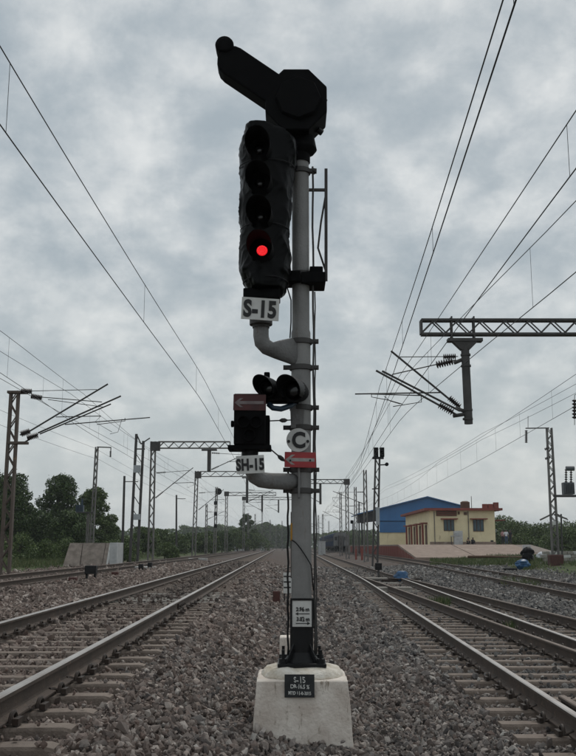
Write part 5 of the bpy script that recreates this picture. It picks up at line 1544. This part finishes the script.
def ballast_bits():
    # black boxes on short legs between the left tracks
    def leg_box(px, py0, py1, Y, w_, label):
        a = PX(px, Y, .6); z0 = gz(a.x, Y); zt = P(0, py0, Y).z
        t = thing('track_box', label, 'junction box', (a.x, Y, z0))
        h = (zt - z0) * .55
        part(MB().box((a.x, Y, zt - h / 2), (w_, .3, h)), 'box', 'black_paint', t, bev=.02)
        for s in (-1, 1):
            part(MB().box((a.x + s * w_ * .36, Y, (z0 + zt - h) / 2 - .04), (.07, .12, zt - h - z0 + .1)), 'leg', 'black_paint', t)
    leg_box(91, 565.5, 580, 33.0, .40, 'largest black box on two legs between the left tracks')
    leg_box(141, 564, 571.5, 45.0, .22, 'left one of two small black boxes by a white slab')
    leg_box(150, 562.5, 570.5, 47.0, .22, 'right one of two small black boxes by a white slab')
    for px, Y, lb in ((73, 31, 'dark red block on the ballast nearest the left edge'), (115, 37.5, 'dark red block between the black boxes of the left tracks')):
        a = PX(px, Y, .45); z0 = gz(a.x, Y)
        solo(MB().box((a.x, Y, z0 + .07), (.27, .25, .24)), 'marker_block', 'dark_red_block', lb, 'marker', (a.x, Y, z0), bev=.03)
    a = PX(140, 48, .45); z0 = gz(a.x, 48)
    solo(MB().box((a.x, 48, z0 + .10), (1.5, .7, .16)), 'concrete_slab', 'painted_white', 'white slab lying between the left tracks behind two black boxes', 'slab', (a.x, 48, z0), bev=.03)
    a = PX(198, 80, .45); z0 = gz(a.x, 80)
    solo(MB().box((a.x, 80, z0 + .1), (1.6, .6, .2)), 'concrete_slab', 'painted_white', 'farther pale slab between the left tracks', 'slab', (a.x, 80, z0), bev=.03)
    # point machine with blue sheet, rods
    Y = 41.5; a = PX(399, Y, .2); z0 = gz(a.x, Y)
    t = thing('point_machine', 'point machine under a blue plastic sheet beside the turnout', 'point machine', (a.x, Y, z0))
    part(MB().box((a.x - .15, Y, z0 + .09), (1.3, .5, .22)), 'base', 'clip_steel', t, bev=.02)
    mb = MB(); rings = []
    for k in range(9):
        u = k / 8; rr = []
        for j in range(20):
            an = 2 * math.pi * j / 20; w_ = .34 * (1 - .55 * u ** 2); dpt = .26 * (1 - .5 * u ** 2)
            nn = 1 + .35 * mnoise.noise(Vector((math.cos(an) * 2, math.sin(an) * 2, u * 3))) + .3 * mnoise.noise(Vector((math.cos(an) * 5, math.sin(an) * 5, u * 5)))
            rr.append((a.x + .12 + math.cos(an) * w_ * nn, Y + math.sin(an) * dpt * nn, z0 + .12 + .42 * u))
        rings.append(rr)
    part(mb.loft(rings), 'sheet_cover', 'blue_tarp', t, True)
    part(MB().tube([(a.x - .5, Y, z0 + .25), (float(R1c(Y)) + 1.0, Y + .05, z0 + .2)], .03, 8).tube([(a.x - .5, Y - .2, z0 + .22), (float(R1c(Y)) + 1.0, Y - .35, z0 + .18)], .03, 8), 'drive_rod', 'clip_steel', t)
    # black junction box on a stand
    Y = 47; a = PX(378.5, Y, .3); z0 = gz(a.x, Y)
    t = thing('junction_stand', 'dark junction box on a stand beyond the point machine', 'junction box', (a.x, Y, z0))
    part(MB().box((a.x, Y, z0 + .62), (.34, .25, .35)), 'box', 'black_paint', t, bev=.03); part(MB().tube([(a.x, Y, z0 - .05), (a.x, Y, z0 + .46)], .05, 8), 'post', 'galv_dark', t)
    # right: black bundle, blue bundle, dark tray, white sheet
    def bundle(px, py, Y, rx, rz_, mat, label, name, seed, cat):
        c = P(px, py, Y); z0 = gz(c.x, Y); mb = MB(); rings = []
        for k in range(12):
            u = -1 + 2 * k / 11; rr = []
            r_ = math.sqrt(max(.02, 1 - u * u * .96))
            for j in range(18):
                an = 2 * math.pi * j / 18
                nn = 1 + .45 * mnoise.noise(Vector((math.cos(an) * 1.6 + seed, math.sin(an) * 1.6, u * 1.8))) + .28 * mnoise.noise(Vector((math.cos(an) * 4 + seed, math.sin(an) * 4, u * 4.5)))
                rr.append((c.x + math.cos(an) * rx * r_ * nn + .12 * rx * u, Y + math.sin(an) * rx * .8 * r_ * nn, z0 + rz_ * (1 + u)))
            rings.append(rr)
        solo(mb.loft(rings), name, mat, label, cat, (c.x, Y, z0), smooth=25)
    bundle(527.5, 558, 68, .50, .62, 'black_sheet', 'black plastic bundle heaped on the grass below the ramp', 'plastic_bundle', 3.0, 'bundle')
    bundle(522.5, 567, 58, .38, .34, 'blue_tarp', 'bright blue plastic bundle beside the outer right track', 'plastic_bundle', 7.0, 'bundle')
    bundle(541, 553, 78, .42, .36, 'cloth_white', 'crumpled white sheet left of the right transformer mast', 'plastic_sheet', 11.0, 'sheet')
    Y = 57; c = PX(510, Y, .3); z0 = gz(c.x, Y)
    solo(MB().box((c.x, Y, z0 + .10), (.78, .45, .26)), 'dark_tray', 'black_paint', 'low black tray beside the blue bundle', 'tray', (c.x, Y, z0), bev=.03)
    Y = 72; a, b = PX(468, Y, .8), PX(524, Y + 1, .75)
    solo(MB().tube([a, a.lerp(b, .4) + Vector((0, 0, .03)), b], [.10, .09, .075], 8), 'fallen_log', 'brown_wood', 'long pole lying in the grass before the ramp', 'log', a, smooth=True)
    # low rubble wall: stones laid in courses
    Y = 66; xa, xb = P(541, 560, Y).x, P(592, 560, Y).x; z0 = gz(xa, Y) - .05
    t = thing('rubble_wall', 'low pale rubble stone wall at the foot of the right transformer mast', 'wall', (xa, Y, z0))
    x = xa
    for row in range(4):
        x = xa + (.15 if row % 2 else 0)
        while x < xb:
            w_ = random.uniform(.3, .6); h = .24
            part(MB().box((x + w_ / 2, Y + random.uniform(-.04, .04), z0 + h * (row + .5)), (w_ - .03, .5, h - .025), Matrix.Rotation(random.uniform(-.05, .05), 3, 'Y')), 'stone', 'painted_white' if random.random() < .25 else 'sleeper_pale', t, bev=.03)
            x += w_
    # dwarf red-and-white posts by the platform track, rubbish
    for i, (px, Y) in enumerate(((356, 110), (362, 104))):
        a = PX(px, Y, .5); z0 = gz(a.x, Y)
        solo(MB().box((a.x, Y, z0 + .6), (.22, .22, 1.3)), 'fouling_marker', 'red_trim', ('left' if i == 0 else 'right') + ' one of two short red posts beside the track before the shed', 'marker', (a.x, Y, z0), bev=.03)
ballast_bits()

# ------------------------------------------------------------------ people
def person(label, loc, h, shirt, legs, pose='stand', face=0.0, hairm='hair'):
    """one continuous skinned body; clothes are regions of it, hair a child"""
    t = thing('person', label, 'person', loc)
    me = bpy.data.meshes.new('body'); k = h / 1.70
    if pose == 'stand':
        J = {'pel': (0, 0, .93), 'che': (0, .0, 1.28), 'nec': (0, 0, 1.46), 'hea': (0, -.02, 1.60), 'top': (0, -.01, 1.68)}
        for s, n in ((-1, 'l'), (1, 'r')):
            J.update({'sh' + n: (.17 * s, 0, 1.40), 'el' + n: (.25 * s, .03, 1.14), 'ha' + n: (.24 * s, -.08, .90), 'hi' + n: (.09 * s, 0, .88), 'kn' + n: (.10 * s, -.02, .48), 'an' + n: (.11 * s, .02, .08), 'to' + n: (.12 * s, -.14, .03)})
    else:
        J = {'pel': (0, 0, .14), 'che': (0, -.10, .46), 'nec': (0, -.16, .64), 'hea': (0, -.22, .78), 'top': (0, -.22, .86)}
        for s, n in ((-1, 'l'), (1, 'r')):
            J.update({'sh' + n: (.17 * s, -.12, .58), 'el' + n: (.26 * s, -.28, .38), 'ha' + n: (.12 * s, -.48, .42), 'hi' + n: (.10 * s, -.02, .14), 'kn' + n: (.15 * s, -.42, .44), 'an' + n: (.12 * s, -.46, .07), 'to' + n: (.12 * s, -.62, .03)})
    names = list(J); E = [('pel', 'che'), ('che', 'nec'), ('nec', 'hea'), ('hea', 'top')]
    for n in 'lr':
        E += [('che', 'sh' + n), ('sh' + n, 'el' + n), ('el' + n, 'ha' + n), ('pel', 'hi' + n), ('hi' + n, 'kn' + n), ('kn' + n, 'an' + n), ('an' + n, 'to' + n)]
    rad = {'pel': .14, 'che': .155, 'nec': .06, 'hea': .10, 'top': .07, 'sh': .075, 'el': .05, 'ha': .035, 'hi': .10, 'kn': .07, 'an': .045, 'to': .04}
    me.from_pydata([tuple(Vector(J[n]) * k) for n in names], [(names.index(a), names.index(b)) for a, b in E], [])
    o = bpy.data.objects.new('body', me); COL.objects.link(o)
    o.modifiers.new('s', 'SKIN'); ss_ = o.modifiers.new('u', 'SUBSURF'); ss_.levels = 1
    for i, n in enumerate(names):
        r_ = rad.get(n, rad.get(n[:2], .05)) * k
        me.skin_vertices[0].data[i].radius = (r_, r_)
        me.skin_vertices[0].data[i].use_root = n == 'pel'
    bpy.context.view_layer.update()
    m2 = bpy.data.meshes.new_from_object(o.evaluated_get(bpy.context.evaluated_depsgraph_get()))
    bpy.data.objects.remove(o)
    m2.materials.clear()
    for m in ('skin', shirt, legs): m2.materials.append(M[m])
    waist, neck = (J['pel'][2] + .05) * k, (J['nec'][2] - .0) * k
    for p in m2.polygons:
        c = p.center
        if pose == 'stand':
            mi = 0 if c.z > neck else (1 if c.z > waist and not (abs(c.x) > .2 * k and c.z < 1.16 * k) else (0 if abs(c.x) > .19 * k and c.z > .78 * k else (2 if c.z > .10 * k else 0)))
        else:
            mi = 0 if c.z > neck else (1 if c.y > -.26 * k and c.z > .22 * k else 2)
        p.material_index = mi; p.use_smooth = True
    bo = bpy.data.objects.new('body', m2); COL.objects.link(bo); bo.parent = t
    hc = Vector(J['hea']) * k; rings = []
    for i in range(7):
        u = i / 6; rr_ = .118 * k * math.cos(u * 1.45)
        rings.append([(hc.x + math.cos(a) * rr_, hc.y + .025 * k + math.sin(a) * rr_, hc.z + .01 * k + u * .125 * k) for a in np.linspace(0, 2 * math.pi, 14, endpoint=False)])
    me3 = mesh_from(MB().loft(rings), 'hair', hairm, ORG0, True)
    ho = bpy.data.objects.new('hair', me3); COL.objects.link(ho); ho.parent = t
    t.rotation_euler = (0, 0, face)
for px, Y, sh, lg, fc, lb in ((503, 109.5, 'cloth_pink', 'cloth_dark', .5, 'leftmost of three people standing right of the station, pale pink shirt'), (506.5, 109.0, 'cloth_white', 'cloth_blue', -.1, 'middle of three people standing right of the station, white shirt'), (510.5, 110, 'cloth_dark', 'cloth_dark', -.8, 'rightmost of three people standing right of the station, dark clothes')):
    person(lb, (P(px, 545, Y).x, Y, PZ - .002), 1.70, sh, lg, 'stand', fc)
for px, sh, lb in ((467.5, 'cloth_tan', 'left one of two people sitting on the platform before the station'), (472.3, 'cloth_dark', 'right one of two people sitting on the platform before the station')):
    person(lb, (P(px, 543, 115).x, 115, PZ - .002), 1.65, sh, 'cloth_dark', 'sit', .25)

# ------------------------------------------------------------------ trees, shrubs, grass
def leaf_mesh(name, pts, sizes, mat, upb=.3):
    n = len(pts); d1 = rng.normal(size=(n, 3)); d1 /= np.linalg.norm(d1, axis=1)[:, None]
    d2 = rng.normal(size=(n, 3)); d2 -= (d2 * d1).sum(1)[:, None] * d1; d2 /= np.linalg.norm(d2, axis=1)[:, None]
    s = sizes[:, None]
    v = np.stack([pts - d1 * s - d2 * s * .1, pts + d2 * s * .55, pts + d1 * s + d2 * s * .1, pts - d2 * s * .55], 1).reshape(-1, 3)
    me = bpy.data.meshes.new(name); me.vertices.add(4 * n); me.vertices.foreach_set('co', v.astype(np.float32).ravel())
    me.loops.add(4 * n); me.loops.foreach_set('vertex_index', np.arange(4 * n, dtype=np.int32))
    me.polygons.add(n); me.polygons.foreach_set('loop_start', np.arange(0, 4 * n, 4, dtype=np.int32))
    me.update(calc_edges=True); me.materials.append(M[mat])
    return me
def tree(label, X, Y, h, w_, n, leaf, mat='leaf_dark', low=.12, lumps=14, group=None, name='tree', cat='tree', z0=None, lean=0.0):
    z0 = gz(X, Y) if z0 is None else z0
    t = thing(name, label, cat, (X, Y, z0), group)
    cs, rs = [], []
    for i in range(lumps):
        u = (i + .5) / lumps
        zz = h * (low + (1 - low) * (.15 + .80 * u))
        prof = math.sin(math.pi * min(1, .12 + .88 * (zz / h - low) / (1 - low)) ** .85) ** .6
        a = i * 2.4 + rng.uniform(-.4, .4); q = w_ / 2 * prof * rng.uniform(.25, .92)
        cs.append((math.cos(a) * q + lean * zz / h, math.sin(a) * q * .8, zz)); rs.append(w_ * rng.uniform(.10, .185))
    cs, rs = np.array(cs), np.array(rs)
    wgt = rs ** 2; k = rng.choice(lumps, n, p=wgt / wgt.sum())
    d = rng.normal(size=(n, 3)); d /= np.linalg.norm(d, axis=1)[:, None]
    p = cs[k] + d * (rs[k] * rng.uniform(.35, 1.12, n) ** .6)[:, None] * np.array([1.15, 1.15, .75])
    # twiggy outliers break up the outline
    p += rng.normal(0, .03 * w_, (n, 3)) * (rng.random(n) < .18)[:, None]
    p = p[p[:, 2] > .05]
    me = leaf_mesh('crown', p, leaf * rng.uniform(.6, 1.35, len(p)), mat)
    o = bpy.data.objects.new('crown', me); COL.objects.link(o); o.parent = t
    mb = MB(); org = Vector((X, Y, z0)); r0 = max(.05, h * .022)
    tp = Vector((lean * .6, 0, h * .62))
    mb.tube([org + Vector((0, 0, -.2)), org + Vector((.05 * h * rng.uniform(-1, 1), 0, h * .25)), org + tp], [r0 * 1.3, r0, r0 * .35], 8)
    for c in cs[::2]:
        b = Vector((0, 0, min(c[2] * .7, h * .5)))
        mb.tube([org + b, org + b.lerp(Vector(c), .5) + Vector((0, 0, .06 * h)), org + Vector(c)], [r0 * .5, r0 * .32, r0 * .12], 5)
    part(mb, 'trunk', 'bark', t, True, fix=False)
    return t
G1 = 'trees behind the left track'; G2 = 'trees along the right horizon'; G3 = 'far trees along the left horizon'
def at_px(px, Y): return P(px, 545, Y).x
BIG = [(8, 82, 474, 5.6, 22000, 'leaf_dark', 30, 'dark tree behind the brown lattice mast at the left edge'),
       (60, 92, 475, 5.4, 20000, 'leaf_dark', 28, 'tallest left tree with open crown, left of the blue transformer'),
       (93, 96, 489, 4.4, 16000, 'leaf_mid', 24, 'rounded tree just right of the transformer mast'),
       (34, 88, 514, 5.6, 12000, 'leaf_dark', 20, 'leafy low tree filling the gap between the two tall left trees'),
       (74, 84, 513, 5.4, 11000, 'leaf_dark', 18, 'low tree at the foot of the rounded left tree'),
       (107, 100, 517, 3.6, 7000, 'leaf_mid', 14, 'small tree left of the dark steel pole'),
       (-14, 80, 480, 5.0, 9000, 'leaf_dark', 20, 'tree partly cut off by the left edge')]
for px, Y, py, w_, n_, mt_, lu, lb in BIG:
    tree(lb, at_px(px, Y), Y, P(0, py, Y).z - .3, w_, n_, .105, mt_, .03, lu, G1)
fl = [(143, 130, 523, 6.5, 'bushy tree behind the foot of the nearest left gantry'), (160, 140, 521, 6.0, 'dark tree right of the nearest left gantry post'), (178, 150, 527, 7, 'low spreading tree behind the thin left pole'), (192, 165, 526, 7.5, 'hedge-like tree left of the second left gantry'), (206, 160, 524, 6.5, 'dense tree behind the second left gantry'), (222, 185, 523, 7.5, 'round tree behind the banded signal mast'), (238, 205, 522, 8, 'tree behind the two white cabinets'), (246, 215, 513, 4.5, 'slim dark tree rising above the far left hedge'), (254, 235, 525, 9, 'pale tree left of the vanishing rails'), (128, 118, 530, 4.5, 'small bush-like tree behind the twin-post frame')]
for px, Y, py, w_, lb in fl:
    tree(lb, at_px(px, Y), Y, P(0, py + (0 if py < 520 else 6 if int(px) % 2 else 9), Y).z - .35, w_ * (.8 if px < 240 else 1), 6500, .15, 'leaf_mid' if px % 3 else 'leaf_dark', .0, 18, G3)
fr_ = [(500, 150, 519, 8.5, 'tree just right of the cream station building'), (516, 140, 522, 7.5, 'bushy tree behind the standing people'), (533, 135, 529, 7, 'low tree left of the right transformer mast'), (548, 145, 526, 7.5, 'tree behind the right transformer mast'), (566, 130, 530, 7.0, 'tree at the right edge of the view'), (580, 150, 523, 9, 'tree half cut by the right edge'), (524, 120, 538, 5, 'shrubby tree below the others beside the ramp'), (350, 300, 534, 8, 'far small tree between train and shed'), (368, 280, 536, 8, 'far small tree glimpsed under the shed canopy')]
for px, Y, py, w_, lb in fr_:
    tree(lb, at_px(px, Y), Y, P(0, py, Y).z - .4, w_, 7500, .14, 'leaf_mid', .0, 20, G2)
# the far wood where the line vanishes
def far_wood():
    P_ = []
    for X0, X1, Y, h0, h1, n in ((-60, 6, 520, 9, 15, 14000), (-260, -50, 420, 7, 11, 16000), (16, 200, 420, 6, 10, 14000), (-30, 60, 700, 8, 13, 8000)):
        x = rng.uniform(X0, X1, n); top = np.array([h0 + (h1 - h0) * (.5 + .5 * mnoise.noise(Vector((a * .045, Y, 0))) + .35 * mnoise.noise(Vector((a * .2, Y, 3)))) for a in x])
        P_.append(np.stack([x, Y + rng.uniform(-12, 12, n), .3 + top * rng.random(n) ** .7], 1))
    p = np.concatenate(P_)
    me = leaf_mesh('far_wood', p, rng.uniform(.5, 1.0, len(p)), 'leaf_mid')
    o = bpy.data.objects.new('far_wood', me); COL.objects.link(o)
    o['kind'] = 'stuff'; o['label'] = 'hazy band of distant trees along the horizon'; o['category'] = 'woodland'
far_wood()
# shrubs at the foot of the left trees, each its own
sb = [(20, 62, 1.9, 'round'), (45, 66, 1.5, 'low'), (62, 70, 1.7, 'leafy'), (128, 74, 1.3, 'small'), (112, 80, 1.6, 'loose'), (165, 96, 1.6, 'dark'), (172, 90, 1.2, 'tiny')]
for px, Y, h, wd in sb:
    tree(f'{wd} green shrub ' + ('near the brown mast foot' if px < 50 else 'left of the culvert wall' if px < 100 else 'behind the twin-post frame' if px < 140 else 'right of the nearest left gantry'), at_px(px, Y), Y, h, h * 1.7, 2600, .07, 'leaf_mid', .0, 12, 'shrubs on the left verge', 'shrub', 'shrub')
def grass(name, label, boxes):
    P_ = []
    for px0, px1, Y0, Y1, n, h in boxes:
        Y = rng.uniform(Y0, Y1, n); px = rng.uniform(px0, px1, n)
        X = (px - 288) / 934 * Y
        kk = (X < L2c(Y) - 4.6 - rng.exponential(.8, n)) | (X > 0); X, Y = X[kk], Y[kk]
        z = zg(X, Y)
        den = np.array([mnoise.noise(Vector((a * .5, b * .25, 1))) for a, b in zip(X, Y)])
        k = den > -.15
        P_.append(np.stack([X[k], Y[k], z[k] - .03 + rng.random(k.sum()) * h * (.5 + den[k])], 1))
    p = np.concatenate(P_)
    n = len(p); a = rng.uniform(0, 6.28, n); w_ = rng.uniform(.012, .028, n); h_ = rng.uniform(.08, .30, n)
    dx = np.stack([np.cos(a) * w_, np.sin(a) * w_, np.zeros(n)], 1)
    tip = p + np.stack([rng.normal(0, .07, n), rng.normal(0, .07, n), h_], 1)
    v = np.stack([p - dx, p + dx, tip], 1).reshape(-1, 3)
    me = bpy.data.meshes.new(name); me.from_pydata([tuple(q) for q in v], [], [(3 * i, 3 * i + 1, 3 * i + 2) for i in range(n)]); me.materials.append(M['leaf_grass'])
    o = bpy.data.objects.new(name, me); COL.objects.link(o)
    o['kind'] = 'stuff'; o['label'] = label; o['category'] = 'grass'
grass('verge_grass', 'green weeds and grass along the left verge', [(-20, 130, 50, 80, 30000, .35), (60, 260, 74, 130, 16000, .4)])
grass('ramp_grass', 'green weeds below the platform ramp', [(430, 560, 68, 92, 26000, .4), (520, 600, 58, 92, 9000, .3), (510, 535, 57, 62, 900, .12)])
grass('track_weeds', 'small tufts of weed growing in the ballast of the right tracks', [(428, 448, 25.0, 27.0, 500, .05), (505, 530, 17.5, 18.6, 300, .04), (500, 540, 36, 44, 700, .08)])

# ------------------------------------------------------------------ humid air between here and the horizon
hz = MB().box((0, 750, 14.5), (2700, 1800, 32.0))
ho = solo(hz, 'haze', 'wire', 'thin humid haze over the whole line', 'haze', (0, 0, 0), kind='stuff')
hm = bpy.data.materials.new('haze_air'); hm.use_nodes = True
hn = hm.node_tree; hn.nodes.clear()
pv = hn.nodes.new('ShaderNodeVolumePrincipled'); pv.inputs['Color'].default_value = (0.92, 0.96, 1.0, 1); pv.inputs['Density'].default_value = 0.00028
om = hn.nodes.new('ShaderNodeOutputMaterial'); hn.links.new(pv.outputs[0], om.inputs['Volume'])
hm.cycles.homogeneous_volume = True
ho.data.materials.clear(); ho.data.materials.append(hm)
